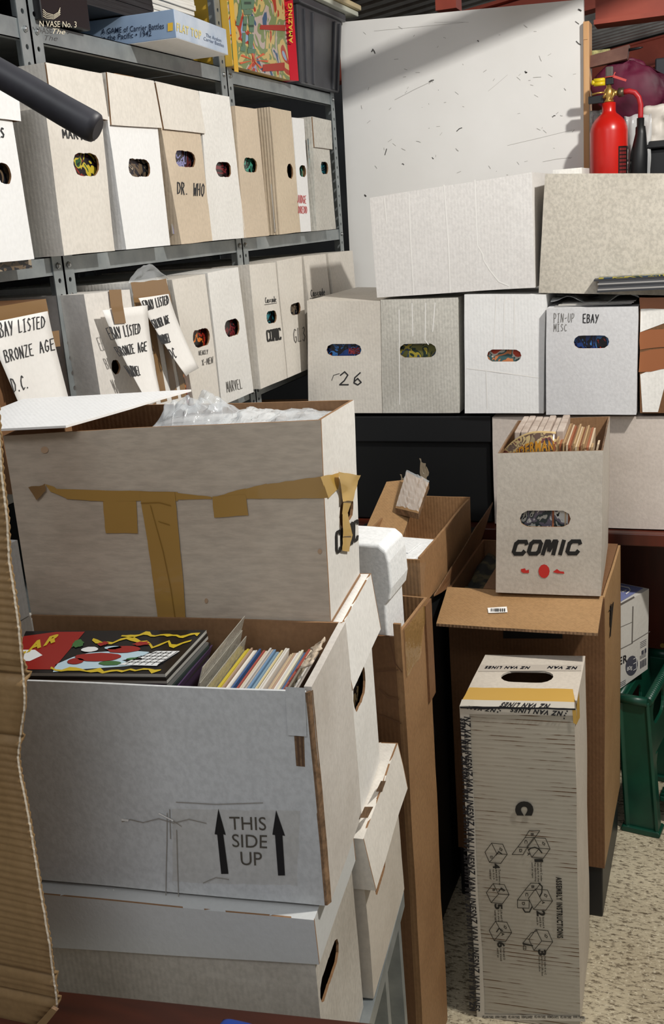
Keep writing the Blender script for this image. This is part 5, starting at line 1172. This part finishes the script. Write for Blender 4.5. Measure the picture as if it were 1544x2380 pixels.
# ================================================================== front table with things on it
r = empty('wooden_table', (-.55, .6, 0), 'reddish brown wooden table across the bottom edge of the picture', 'table')
ta, tb_ = Vector((-.86, .822, 0)), Vector((-.33, .896, 0)); td = Vector((.125, -.992, 0))*.5
mb = MB(); q = [ta+ZZ*.70, tb_+ZZ*.70, tb_+ZZ*.678, ta+ZZ*.678]; mb.hexa([p+td for p in q], q); mb.build('top', MAHOGT, r, bevel=.002)
for p in (ta+td*.1+SX*.03, tb_+td*.1-SX*.05, ta+td*.9+SX*.03, tb_+td*.9-SX*.05):
    mb = MB(); mb.box((p.x-.02, p.y-.02, .001), (p.x+.02, p.y+.02, .678)); mb.build('leg', MAHOGT, r)
mb = MB(); c_ = onZ(560, 2385, .703); 
mb.grid(lambda u, v: Vector((c_.x-.024+.048*u, c_.y-.09+.095*v, .7015+.014*(1-abs(2*u-1)**5)*(1-abs(2*v-1)**7))), 14, 18)
tag(mb.build('plastic_case', plain('royal_blue_plastic', '1c3f96', .35), solid=.0015), 'blue rounded plastic case on the front table', 'case')
# torn kraft sheet of a foreground carton
r = empty('torn_carton', (-.80, .76, .70), 'torn brown corrugated carton side standing at the left foreground', 'carton')
EDG = [(-2, 940), (1, 985), (6, 1100), (18, 1210), (22, 1300), (36, 1380), (46, 1450), (55, 1560), (58, 1600), (58, 1640), (50, 1690), (42, 1757), (48, 1800), (60, 1850), (78, 1930), (100, 2030), (116, 2110), (127, 2180), (132, 2250), (136, 2300), (137, 2330), (128, 2352), (110, 2366), (96, 2379), (94, 2384)]
pK = Plane((0, .765, 0), (0, -1, 0))
def edge_x(py):
    for a, b in zip(EDG, EDG[1:]):
        if a[1] <= py <= b[1]: return a[0]+(b[0]-a[0])*(py-a[1])/(b[1]-a[1])
    return EDG[-1][0]
mb = MB(); nz = 260
rows = []
for j in range(nz+1):
    py = 940+(2384-940)*j/nz; ex_ = edge_x(py)+1.8*noise.noise(Vector((0, py*.11, 0)))
    pe_ = pK.at(ex_, py); z_ = max(pe_.z, .7008); rows.append((pe_.x, z_))
NU = 10
for j, (xe, z_) in enumerate(rows):
    for i in range(NU+1):
        u = i/NU; x = -.92+(xe+.92)*u
        zf = z_
        rip = .0011*math.sin(z_*2*math.pi/.0082+.6*noise.noise(Vector((x*8, 0, z_*6)))*3)
        fold = -.010*math.exp(-((z_-1.155)/.004)**2)-.004*math.exp(-((z_-1.165)/.004)**2)-.006*math.exp(-((z_-1.085)/.003)**2)-.006*math.exp(-((z_-.80)/.003)**2)-.007*math.exp(-((z_-.765)/.003)**2)
        smooth_ = 1.0 if not (1.085 < z_ < 1.155) else .25
        mb.v.append(Vector((x, .765-rip*smooth_-fold+.010*noise.noise(Vector((x*3, 1, z_*4))), zf)))
for j in range(nz):
    for i in range(NU):
        a = j*(NU+1)+i; mb.f.append([a, a+NU+1, a+NU+2, a+1]); mb.m.append(0); mb.sm.append(True)
mb.build('corrugated_side', board('foreground_kraft', '9a7c54', .2, off=80, fibre=.06, dark='7a5c38'), r, solid=.003)
mb = MB()
for j in range(nz):
    (x0, z0_), (x1, z1_) = rows[j], rows[j+1]
    if z0_-z1_ < 1e-5: continue
    y_ = .765+.010*noise.noise(Vector((x0*3, 1, z0_*4))); k = len(mb.v)
    mb.v += [Vector((x0, y_-.0042, z0_)), Vector((x0+.0012, y_-.0025, z0_)), Vector((x1+.0012, y_-.0025, z1_)), Vector((x1, y_-.0042, z1_))]
    mb.f.append([k, k+1, k+2, k+3]); mb.m.append(0); mb.sm.append(False)
mb.build('pale_cut_edge', plain('pale_liner', 'cdc0ac', .8), r)
mb = MB(); v = [pK.at(137, 2318), pK.at(150, 2325), pK.at(100, 2386), pK.at(84, 2376)]; mb.hexa([p+Vector((0, -.016, .0)) for p in v], [p+Vector((0, -.012, 0)) for p in v], 0, 1, 1)
for i_ in range(len(mb.v)): mb.v[i_].z = max(mb.v[i_].z, .7008)
mb.build('bent_flap', [board('foreground_kraft', '9a7c54'), EDGE], r, div=.02, amp=.002)
# black and green box corner at the bottom left
mb = MB(); pB = Plane((0, .70, 0), (-.15, -.95, .35)); v = [pB.at(-80, 2225), pB.at(-2, 2258), pB.at(72, 2400), pB.at(-60, 2420)]
for p in v: p.z = max(p.z, .7012)
mb.hexa(v, [Vector((p.x, p.y+.012, p.z)) for p in v]); o = tag(mb.build('comic', plain('black_cover_corner', '15161a', .3)), 'black comic with green line art at the bottom left corner', 'comic')
mb = MB(); GL = plain('green_line_print', '3fa070', .35)
for ln in ([(0, 2285), (9, 2280)], [(0, 2308), (22, 2300)], [(2, 2344), (16, 2312), (38, 2340), (46, 2376)], [(6, 2346), (18, 2320), (34, 2344)], [(0, 2366), (14, 2352), (28, 2372)]): ribbon(mb, pB, ln, 2, .0016, amp=0)
mb.build('printed_lines', GL, o)
mb = MB()
for ln in ([(12, 2338), (24, 2345), (22, 2355), (11, 2350), (12, 2338)], [(8, 2362), (20, 2378)]): ribbon(mb, pB, ln, 1.5, .0018, amp=0)
mb.build('printed_lines', plain('white_line_print', 'd0d4d6', .35), o)

# ================================================================== centre: tall carton, foam, open carton
r = empty('tall_carton', (-.56, 1.6, 0), 'tall narrow brown carton standing on the floor right of the left stack', 'carton')
px0, px1, py0, py1, pz1 = -.645, -.481, 1.50, 1.665, .912
ctr = Vector((px1, py0, 0)); an_ = .03
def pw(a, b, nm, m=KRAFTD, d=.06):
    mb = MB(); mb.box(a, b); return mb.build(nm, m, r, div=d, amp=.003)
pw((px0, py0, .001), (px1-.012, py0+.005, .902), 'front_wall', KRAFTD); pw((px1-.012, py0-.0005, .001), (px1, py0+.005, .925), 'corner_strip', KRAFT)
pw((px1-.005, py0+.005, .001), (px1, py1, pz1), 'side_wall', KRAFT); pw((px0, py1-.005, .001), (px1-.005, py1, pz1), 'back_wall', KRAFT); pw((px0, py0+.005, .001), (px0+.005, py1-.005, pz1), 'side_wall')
pw((px1+.0002, py1-.03, .72), (px1+.004, py1+.012, pz1-.006), 'torn_flap', KRAFTD, .02)
mb = MB(); pc_ = Plane((0, py0-.001, 0), (0, -1, 0))
for ln in ([(905, 1480), (918, 1540), (934, 1560)], [(880, 1480), (905, 1478)], [(872, 1560), (925, 1555)], [(878, 1600), (900, 1620), (925, 1625)], [(880, 1660), (930, 1680)]): ribbon(mb, pc_, ln, 2.5, .0028, amp=.003)
mb.build('crease', plain('dark_crease', '6a4830', .8), r, kind='stuff')
mb = MB(); strip(mb, Plane((px1+.0012, 0, 0), (1, 0, 0)), [(940, 1462), (992, 1396), (975, 1530), (945, 1570)], .0014, nu=6, nv=8, amp=.003, rag=3); mb.build('tape', film('yellowed_tape', .45, 'b08c50'), r)
# foam block
random.seed(1)
mb = MB()
prof = [(-.655, .74), (-.504, .74), (-.506, .955), (-.498, .965), (-.494, .985), (-.496, 1.03), (-.500, 1.048), (-.512, 1.058), (-.56, 1.060), (-.655, 1.062)]
n_ = len(prof); 
for y_, ins in ((1.508, .004), (1.512, 0), (1.60, 0), (1.604, .004)):
    cx_, cz_ = -.57, .9
    for x_, z_ in prof: mb.v.append(Vector((x_+(cx_-x_)*ins*6, y_, z_+(cz_-z_)*ins*6)))
for s_ in range(3):
    for i in range(n_):
        mb.f.append([s_*n_+i, s_*n_+(i+1) % n_, (s_+1)*n_+(i+1) % n_, (s_+1)*n_+i]); mb.m.append(0); mb.sm.append(False)
mb.f.append(list(range(n_))[::-1]); mb.m.append(0); mb.sm.append(False); mb.f.append([3*n_+i for i in range(n_)]); mb.m.append(0); mb.sm.append(False)
tag(mb.build('foam_block', FOAM, bevel=.007), 'white expanded foam packing block standing up out of the tall brown carton', 'foam block')
# open carton behind with foam and board inside
r = empty('open_carton', (-.63, 2.11, .80), 'open brown carton of packing scraps on the dark chest behind the tall one', 'carton')
vx0, vx1, vy0, vy1, vz0, vz1 = -.72, -.555, 1.885, 2.33, .80, .905
def vw(a, b, nm, m=KRAFT):
    mb = MB(); mb.box(a, b); return mb.build(nm, m, r, div=.04, amp=.004)
vw((vx0, vy0, vz0), (vx1, vy0+.005, vz1-.004), 'front_wall'); vw((vx0, vy1-.005, vz0), (vx1, vy1, vz1+.004), 'back_wall', KRAFT); vw((vx1-.005, vy0+.005, vz0), (vx1, vy1-.005, vz1), 'side_wall', KRAFT); vw((vx0, vy0+.005, vz0), (vx0+.005, vy1-.005, vz1), 'side_wall'); vw((vx0+.005, vy0+.005, vz0), (vx1-.005, vy1-.005, vz0+.005), 'bottom')
mb = MB(); strip(mb, Plane((0, vy0-.001, 0), (0, -1, 0)), [(925, 1310), (992, 1308), (985, 1380), (925, 1380)], .004, nu=6, nv=6, amp=.004, rag=3, lift=.003); mb.build('tape', film('thin_clear_tape', .12, 'c8b49a'), r)
mb = MB(); a_ = Vector((-.70, 1.93, .84)); mb.box((-.665, 1.93, .815), (-.575, 2.08, .885), rz=-.12); o = mb.build('foam_block', FOAM, bevel=.004); tag(o, 'white foam packing block lying inside the open brown carton', 'foam block')
mb = MB(); mb.box((-.64, 1.97, .8855), (-.60, 2.04, .8885), rz=-.12); mb.build('raised_rib', FOAM, o, bevel=.001)
v = [Vector((-.745, 2.28, .955)), Vector((-.655, 2.29, .965)), Vector((-.655, 2.07, .865)), Vector((-.745, 2.05, .865))]
mb = MB(); mb.hexa(v, [p-ZZ*.005 for p in v], 0, 1, 1); tag(mb.build('cardboard_piece', [KRAFTL, EDGE], div=.03, amp=.004), 'loose brown board leaning in the open carton', 'cardboard')
v = [Vector((-.69, 2.27, .985)), Vector((-.625, 2.23, .97)), Vector((-.625, 2.13, .925)), Vector((-.69, 2.17, .925))]
mb = MB(); mb.hexa(v, [p-ZZ*.014 for p in v], 0, 1, 1); o = tag(mb.build('cardboard_piece', [KRAFTL, EDGE], div=.03, amp=.003), 'small tape wrapped board piece on top of the packing scraps', 'cardboard')
mb = MB(); mb.grid(lambda u, v_: lerp(lerp(v[0], v[1], u), lerp(v[3], v[2], u), v_)+ZZ*(.004+.006*abs(noise.noise(Vector((u*5, v_*6, 2))))), 12, 12, smooth=False); mb.build('clear_tape', FILM, o)
for lx, ly, lz, nm in ((-.72, 2.30, .955, 'torn tape scrap standing at the left rear of the open carton'), (-.68, 2.335, .985, 'torn tape scrap at the back edge of the open carton')):
    mb = MB(); mb.grid(lambda u, v_: Vector((lx+.02*u+.006*noise.noise(Vector((u*4, v_*4, lx))), ly+.01*v_, lz-.07+.085*v_*(1-.3*u)+.01*noise.noise(Vector((u*6, v_*6, lx*3))))), 8, 8, smooth=False); tag(mb.build('tape_scrap', film('tape_scrap_film', .6, 'a89880')), nm, 'tape scrap')
r = empty('dark_chest', (-.68, 2.15, 0), 'black chest on the floor carrying the open brown carton', 'chest')
mb = MB(); mb.box((-.86, 1.90, .001), (-.565, 2.44, .775)); mb.build('body', BLACK, r, bevel=.004)
mb = MB(); mb.box((-.865, 1.89, .775), (-.562, 2.445, .7995)); mb.build('lid', BLACK, r, bevel=.004)

# ================================================================== paper carton on the green step stool
zs = .385
b0_ = onZ(1425, 1613, zs); b1_ = onZ(1506, 1555, zs); dr = (b1_-b0_); dr.z = 0; Lr = dr.length; dr.normalize(); pr = Vector((-dr.y, dr.x, 0)); 
zt2 = onP(1512, 1366, b1_, -pr).z
q = [b0_+ZZ*(zt2-zs), b1_+ZZ*(zt2-zs), b1_.copy(), b0_.copy()]
r = empty('paper_carton', (b0_+b1_)/2+pr*.14, 'white copy paper carton printed PAPER 80g on the green step stool', 'carton')
PCW = board('paper_carton_white', 'd8d4cc', .04, fibre=.03, off=82)
mb = MB(); mb.hexa(q, [p+pr*.26 for p in q]); mb.build('body', PCW, r, div=.05, amp=.0008)
fpp = Plane(b0_, -pr)
mb = MB(); q2 = [b0_+ZZ*(zt2-zs+.001), b1_+ZZ*(zt2-zs+.001)]; s0 = q2[0]+pr*.012; s1 = q2[1]+pr*.012-dr*.008
mb.hexa([s0+ZZ*.001, s1+ZZ*.001, s1+pr*.22+ZZ*.001, s0+pr*.22+ZZ*.001], [s0, s1, s1+pr*.22, s0+pr*.22]); mb.build('blue_top', plain('periwinkle_print', '7f86b4', .4), r)
tpp = Plane(Vector((0, 0, zt2+.0024)), (0, 0, 1))
mb = MB(); letter(mb, tpp, 'Lyreco', [(1400, 1384), (1458, 1368), (1456, 1376), (1398, 1392)], .02, .3, amp=0, eps=.001)
for a, b in (((1444, 1362), (1462, 1366)), ((1462, 1366), (1466, 1372)), ((1466, 1372), (1456, 1380))): ribbon(mb, tpp, [a, b], 2.5, .001, amp=0)
mb.build('printed_lettering', PAPER, r)
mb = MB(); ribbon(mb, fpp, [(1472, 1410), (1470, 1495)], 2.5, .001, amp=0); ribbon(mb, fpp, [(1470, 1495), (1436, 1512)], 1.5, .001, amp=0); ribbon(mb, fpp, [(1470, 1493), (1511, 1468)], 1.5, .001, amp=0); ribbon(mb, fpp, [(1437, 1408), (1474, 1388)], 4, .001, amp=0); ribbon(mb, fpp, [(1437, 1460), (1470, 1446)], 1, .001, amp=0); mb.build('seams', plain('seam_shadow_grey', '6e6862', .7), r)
DK = plain('slate_print_dark', '4a4a55', .5)
mb = MB(); letter(mb, fpp, 'PAPER', [(1408, 1543), (1459, 1520), (1459, 1538), (1408, 1562)], .03, amp=0); mb.build('printed_lettering', plain('black_print', '2c2a2c', .5), r)
mb = MB(); poly(mb, fpp, [(1469+14*math.cos(a*.314)+2*math.sin(a*.314), 1547+22*math.sin(a*.314)-7*math.cos(a*.314)) for a in range(20)], .001, 0, 0); o = mb.build('printed_oval', DK, r)
mb = MB(); letter(mb, fpp, '80g', [(1458, 1551), (1470, 1545), (1470, 1557), (1458, 1563)], .0, eps=.0018, amp=0); ribbon(mb, fpp, [(1473, 1532), (1480, 1528), (1480, 1554), (1473, 1558)], 1.2, .0018, amp=0); ribbon(mb, fpp, [(1473, 1543), (1480, 1539)], 1.2, .0018, amp=0); mb.build('printed_lettering', PAPER, o)
mb = MB()
x = 1489
random.seed(6)
while x < 1503: 
    wd = random.choice((.8, 1.4, 2)); y_ = 1535-(x-1489)*.6; poly(mb, fpp, [(x, y_+2), (x+wd, y_+1.5), (x+wd, y_+18), (x, y_+19)], .001, 0, 0); x += wd+1
for k_ in range(4): ribbon(mb, fpp, [(1489, 1494+k_*4), (1503, 1486+k_*4)], 1, .001, amp=0)
for k_ in range(3): ribbon(mb, fpp, [(1488, 1526+k_*3), (1502, 1518+k_*3)], .8, .001, amp=0)
for k_ in range(3): ribbon(mb, fpp, [(1438, 1590+k_*4), (1455, 1580+k_*4)], 1, .001, amp=0)
poly(mb, fpp, [(1492, 1513), (1497, 1510), (1497, 1519), (1492, 1522)], .001, 0, 0); poly(mb, fpp, [(1499, 1508), (1503, 1506), (1503, 1516), (1499, 1518)], .001, 0, 0)
mb.build('small_print', DK, r, kind='stuff')

# step stool: local frame a (long, away right) and b (across)
r = empty('step_stool', (-.10, 2.50, 0), 'dark green plastic step stool with ribbed hand grip at the right edge', 'stool')
zt3 = .383
o0 = onZ(1437, 1613, zt3); oR = onZ(1506, 1622, zt3); av = (onZ(1538, 1566, zt3)-oR); av.z = 0; av.normalize(); bv = Vector((av.y, -av.x, 0)); wS = (oR-o0).dot(bv)
o0 = oR-bv*wS
def St(a, b, z): return o0+av*a+bv*b+ZZ*(z)
LS = .30
o0.z = 0
mb = MB()
for pts, rad in (([St(0, 0, zt3-.012), St(LS, 0, zt3-.012)], .009), ([St(0, wS, zt3-.012), St(LS, wS, zt3-.012)], .011), ([St(0, 0, zt3-.012), St(0, wS, zt3-.012)], .012), ([St(LS, 0, zt3-.012), St(LS, wS, zt3-.012)], .012)):
    mb.tube(pts, rad, 14)
mb.build('top_frame', GREEN, r)
for k_ in range(26):
    p = St(.012+k_*.0105, wS, zt3-.012); mb = MB(); mb.tube([p-av*.003, p, p+av*.003], [.0113, .0127, .0113], 14); mb.build('grip_rib', GREEN, r)
def pos_leg(a0, a1, b0, b1, lean_b, lean_a, name='leg'):
    mb = MB(); n_ = 8
    for k_ in range(n_+1):
        t = k_/n_; z_ = (zt3-.014)*(1-t)+.012*t; la, lb = lean_a*t, lean_b*t
        for a_, b_ in ((a0+.004, b0), (a0, b0+.006), (a0+.005, b0+.012), (a0+.005, b1-.012), (a0, b1-.006), (a0+.004, b1), (a1, b1), (a1, b0)): mb.v.append(St(a_+la, b_+lb*(1.0 if b_ < (b0+b1)/2 else 1.3), z_))
    for k_ in range(n_):
        for j in range(8): mb.f.append([k_*8+j, k_*8+(j+1) % 8, (k_+1)*8+(j+1) % 8, (k_+1)*8+j]); mb.m.append(0); mb.sm.append(False)
    mb.f.append(list(range(8))[::-1]); mb.m.append(0); mb.sm.append(False); mb.f.append([n_*8+j for j in range(8)]); mb.m.append(0); mb.sm.append(False)
    o = mb.build(name, GREEN, r, bevel=.002)
    mb = MB(); c_ = St((a0+a1)/2+lean_a, (b0+b1)/2+lean_b*1.1, 0); h0 = (b1-b0)/2+.010
    mb.tube([c_+av*(-.022)+ZZ*.009, c_+av*.03+ZZ*.009], h0, 20); 
    for i_ in range(len(mb.v)): mb.v[i_].z = max(.001, min(.016, .009+(mb.v[i_].z-.009)*.5))
    mb.build('foot', GREEN, o, bevel=.002)
pos_leg(-.006, .030, -.004, wS+.004, .022, 0); pos_leg(LS-.03, LS+.004, -.004, wS+.004, .022, 0)
def side(b_, th):
    P4 = [St(.004, b_, zt3-.014), St(LS, b_, zt3-.014), St(LS, b_+.008, .20), St(.004, b_+.008, .20)]
    mb = MB(); slab(mb, P4, -bv if th > 0 else bv, .008, 0, 0, 0, (.36, .34, .12, .068, 1)); mb.build('side_panel', GREEN, r, bevel=.0015)
    mb = MB(); A_ = [St(.03, b_+.008, .20), St(.05, b_+.010, .20), St(.075, b_+.010, .20), St(.05, b_+.012, .165), St(.036, b_+.014, .12)]
    mb.v += A_+[p-bv*.008 for p in A_]; mb.f += [[0, 1, 2, 3, 4], [9, 8, 7, 6, 5]]+[[i, (i+1) % 5, 5+(i+1) % 5, 5+i] for i in range(5)]; mb.m += [0]*7; mb.sm += [False]*7; mb.build('arch_gusset', GREEN, r)
side(wS, 1); side(.006, -1)
mb = MB(); v = [St(.055, wS+.02, .085), St(.055, wS+.13, .085), St(.055, wS+.13, .068), St(.055, wS+.02, .068)]; mb.hexa(v, [p+av*.16 for p in v]); o = mb.build('lower_step', GREEN, r, bevel=.004)
for k_ in range(9): 
    mb = MB(); p = St(.060+k_*.016, wS+.022, .086); mb.tube([p, p+bv*.105], .0035, 8); mb.build('tread_rib', GREEN, o)
mb = MB(); v = [St(.10, wS+.03, .068), St(.10, wS+.05, .068), St(.10, wS+.05, .001), St(.10, wS+.03, .001)]; mb.hexa(v, [p+av*.10 for p in v]); mb.build('leg', GREEN, r, bevel=.003)

# ================================================================== behind the right boxes: extinguisher and clutter
r = empty('back_cabinet', (.05, 3.1, 0), 'dark cabinet hidden behind the boxes carrying the fire extinguisher', 'cabinet')
mb = MB(); mb.box((-.345, 3.085, .001), (.55, 3.155, 1.50)); mb.build('body', BLACK, r)
mb = MB(); mb.box((-.352, 2.92, 1.501), (.56, 3.155, 1.515)); mb.build('top', MAHOG, r)
for x0 in (-.35, .53):
    mb = MB(); mb.box((x0, 2.93, 1.08), (x0+.02, 3.08, 1.50)); mb.build('bracket', BLACK, r)
ye = 3.0; cx_ = -.303; zb = 1.5155; zs_ = onY(1415, 300, ye).z
r = empty('fire_extinguisher', (cx_, ye, zb), 'red fire extinguisher with black horn and yellow trigger behind the right box', 'fire extinguisher')
R_ = .049
h_ = onY(1420, 280, ye).z-zb
mb = MB(); mb.lathe((cx_, ye, zb), [(R_*.9, 0), (R_, .008), (R_, h_-.028), (R_*.97, h_-.018), (R_*.88, h_-.006), (R_*.74, h_+.004), (R_*.56, h_+.012), (R_*.40, h_+.018), (R_*.36, h_+.024), (R_*.36, h_+.044), (R_*.30, h_+.045)], 40); mb.build('cylinder', RED, r)
zn = zb+h_+.045
mb = MB(); mb.lathe((cx_, ye, zn), [(.011, 0), (.013, .004), (.009, .010), (.012, .016), (.012, .032), (.007, .036), (.006, .046)], 16); mb.tube([(cx_-.014, ye-.004, zn+.012), (cx_-.006, ye-.006, zn+.024)], .004, 8); mb.tube([(cx_+.003, ye-.008, zn+.004), (cx_+.012, ye-.008, zn+.016), (cx_+.012, ye-.006, zn+.03)], .004, 8); mb.tube([(cx_, ye, zn+.022), (cx_+.024, ye, zn+.022)], .007, 12); mb.build('valve', BRASS, r)
NUTM = plain('dull_brass_nut', '6e6450', .45, .7)
mb = MB(); mb.tube([(cx_+.024, ye, zn+.022), (cx_+.038, ye, zn+.022)], .0115, 6); mb.build('hose_nut', NUTM, r)
mb = MB(); mb.box((cx_-.007, ye-.008, zn+.044), (cx_+.012, ye+.008, zn+.060)); mb.build('valve_head', PLASTIC_BK, r, bevel=.001)
mb = MB(); mb.box((cx_-.008, ye-.008, zn+.060), (cx_+.011, ye+.006, zn+.088)); mb.build('handle', plain('dark_grey_handle', '5a5650', .5), r, bevel=.003)
YEL = plain('yellow_pull', 'e0c41c', .4)
mb = MB(); mb.tube([(cx_-.038, ye-.006, zn+.057), (cx_-.009, ye-.006, zn+.057)], .0055, 10); mb.tube([(cx_-.038, ye-.006, zn+.048), (cx_-.009, ye-.006, zn+.048)], .0055, 10); mb.tube([(cx_-.038, ye-.006, zn+.057), (cx_-.040, ye-.006, zn+.052), (cx_-.038, ye-.006, zn+.048)], .0055, 10); mb.build('safety_pin_ring', YEL, r)
mb = MB(); mb.tube([(cx_-.044, ye-.006, zn+.023), (cx_-.028, ye-.006, zn+.026), (cx_-.012, ye-.006, zn+.026)], .0025, 8); mb.build('lever', BRASS, r)
mb = MB(); mb.box((cx_-.053, ye, zn+.002), (cx_-.014, ye+.02, zn+.020)); mb.build('bracket_block', PLASTIC_BK, r)
mb = MB(); q = [Vector((cx_+.012, ye-.009, zn+.066)), Vector((cx_+.046, ye-.011, zn+.051)), Vector((cx_+.044, ye-.011, zn+.046)), Vector((cx_+.010, ye-.009, zn+.060))]; mb.hexa(q, [p+Vector((0, .001, 0)) for p in q])
mb.tube([(cx_-.010, ye-.010, zn+.062), (cx_+.012, ye-.010, zn+.063), (cx_+.017, ye-.010, zn+.072)], .0016, 8); mb.build('seal_tag', plain('pink_red_tag', 'd0504a', .5), r)
mb = MB(); hp = [(cx_+.036, ye, zn+.022), (cx_+.052, ye, zn+.023), (cx_+.066, ye, zn+.018), (cx_+.076, ye, zn+.005), (cx_+.081, ye, zn-.014), (cx_+.081, ye, zn-.042), (cx_+.081, ye, zn-.050)]; mb.tube(hp, .0068, 14); mb.build('hose', plain('red_hose', 'b8262c', .4), r)
mb = MB(); mb.tube([(cx_+.081, ye, zn-.046), (cx_+.081, ye, zn-.066), (cx_+.081, ye, zn-.068), (cx_+.082, ye, zn-.085), (cx_+.078, ye, zn-.135), (cx_+.072, ye, zb+.004)], [.0095, .0095, .0125, .0140, .022, .027], 20); mb.build('horn', PLASTIC_BK, r)
# label wrapped on the cylinder
def lab(a0, a1, z0, z1, eps): 
    return lambda u, v: Vector((cx_+(R_+eps)*math.cos(a0+(a1-a0)*u), ye+(R_+eps)*math.sin(a0+(a1-a0)*u), z1+(z0-z1)*v))
mb = MB(); mb.grid(lab(-.95, .3, zb+.04, zb+h_-.098+.03, .0006), 14, 2); lo = mb.build('label', plain('black_label', '1a1616', .45), r)
mb = MB(); l_ = lab(-.95, .3, zb+.04, zb+h_-.068, .0012)
for i in range(5):
    for j in range(14):
        k = len(mb.v); u0, v0 = .05+i*.085, .03+j*.066; mb.v += [l_(u0, v0), l_(u0+.06, v0), l_(u0+.06, v0+.045), l_(u0, v0+.045)]; mb.f.append([k, k+1, k+2, k+3]); mb.m.append(0); mb.sm.append(False)
mb.build('label_symbols', plain('dull_red_print', '8a2c2c', .5), lo, kind='stuff')
uv, fs__ = glyphs('CLASS', .02); mb = MB(); mb.add([l_(.60+.16*(1-b), .05+.85*a) for a, b in uv], fs__); mb.build('label_lettering', PAPER, lo)
# maroon bag
mb = MB(); 
bx, by, bz = -.262, 3.12, 1.84
def bagp(u, v):
    th = u*2*math.pi; ph = v*math.pi
    nn_ = noise.noise(Vector((math.cos(th)*1.3, math.sin(th)*1.3, v*3)))+.4*abs(noise.noise(Vector((math.cos(th)*3, math.sin(th)*3, v*7))))
    k_ = 1+.16*nn_-.22*abs(noise.noise(Vector((math.cos(th)*2.2+v*2, math.sin(th)*2.2, v*4-u*3))))
    x = .105*math.sin(ph)**.8*math.cos(th)*k_; y = .032*math.sin(ph)*math.sin(th)*k_; z = .082*math.cos(ph)*k_
    if z < 0: x *= 1+z*3.5; x += -z*.42
    return Vector((bx+x, by+y, bz+z+.1*x*0))
mb.grid(bagp, 48, 30); tag(mb.build('fabric_bag', MAROON), 'crumpled maroon fabric bag hanging behind the fire extinguisher', 'bag')
mb = MB(); v = [Vector((-.375, 3.11, 1.945)), Vector((-.262, 3.10, 1.960)), Vector((-.266, 3.09, 1.925)), Vector((-.372, 3.10, 1.915))]; mb.hexa(v, [p+Vector((0, .03, 0)) for p in v]); o = mb.build('folded_cloth', noisy('brown_felt', '6a4a42', '7e5c50', 20, .8), div=.015, amp=.005); tag(o, 'folded brown cloth lying over the maroon bag', 'cloth')
mb = MB(); mb.tube([(-.262, 3.105, 1.948), (-.235, 3.105, 1.950), (-.225, 3.105, 1.951)], [.004, .003, .001], 8); tag(mb.build('marker_pen', PLASTIC_BK), 'black pen sticking out of the folded brown cloth', 'pen')
mb = MB(); mb.box((-.375, 3.165, 1.93), (-.318, 3.19, 1.965), rz=.1); o = tag(mb.build('small_box', noisy('yellow_print_box', '5a5638', 'd2cc86', 70, .6)), 'pale yellow printed packet behind the folded brown cloth', 'packet')
mb = MB(); mb.box((-.36, 3.03, 1.5155), (-.335, 3.07, 1.765)); 
crv = lambda x0, x1, z0, z1, y_, s: (lambda u, v: Vector((x0+(x1-x0)*u+.006*noise.noise(Vector((u*4, v*4, s))), y_+.014*noise.noise(Vector((u*5, v*5, s+2))), z0+(z1-z0)*v+.008*noise.noise(Vector((u*3, v*3, s+5))))))
mb = MB(); mb.grid(crv(-.355, -.32, 1.516, 1.80, 3.062, 1), 10, 20); tag(mb.build('wrapped_parcel', noisy('grey_bubble_wrap', '8e8e8c', 'b6b6b4', 120, .3, bmp=.5), solid=.01), 'grey bubble wrapped parcel left of the red cylinder', 'parcel')
mb = MB(); mb.grid(crv(-.27, -.20, 1.516, 1.78, 3.075, 3), 14, 20); tag(mb.build('plastic_bag', FILMW, solid=.001), 'milky plastic sack right behind the fire extinguisher', 'bag')
mb = MB(); mb.grid(crv(-.225, -.12, 1.70, 1.80, 3.10, 8), 14, 14); tag(mb.build('plastic_bag', plain('white_bag', 'd9d2c8', .5), solid=.004), 'white carrier bag at the right edge under the maroon bag', 'bag')
mb = MB(); mb.box((-.218, 3.07, 1.69), (.1, 3.15, 1.71)); mb.box((-.21, 3.09, 1.5155), (.1, 3.15, 1.69)); tag(mb.build('printer', PLASTIC_BK, bevel=.004), 'black office machine behind the extinguisher horn', 'machine')
mb = MB(); mb.box((-.20, 3.20, 1.55), (.6, 3.24, 1.93)); tag(mb.build('dark_case', plain('charcoal_case', '2a2d33', .5), bevel=.004), 'dark case standing at the right edge behind the maroon bag', 'case')
mb = MB(); mb.lathe((-.15, 2.99, zb), [(.055, 0), (.065, .03), (.055, .065), (.03, .092), (.008, .10)], 24)
for i_ in range(len(mb.v)): mb.v[i_] = wob(mb.v[i_], .008)
tag(mb.build('wrapped_bundle', noisy('grey_wrap', '96918a', 'c2beb6', 60, .5, bmp=.5)), 'grey wrapped bundle at the right edge above the mottled box', 'bundle')
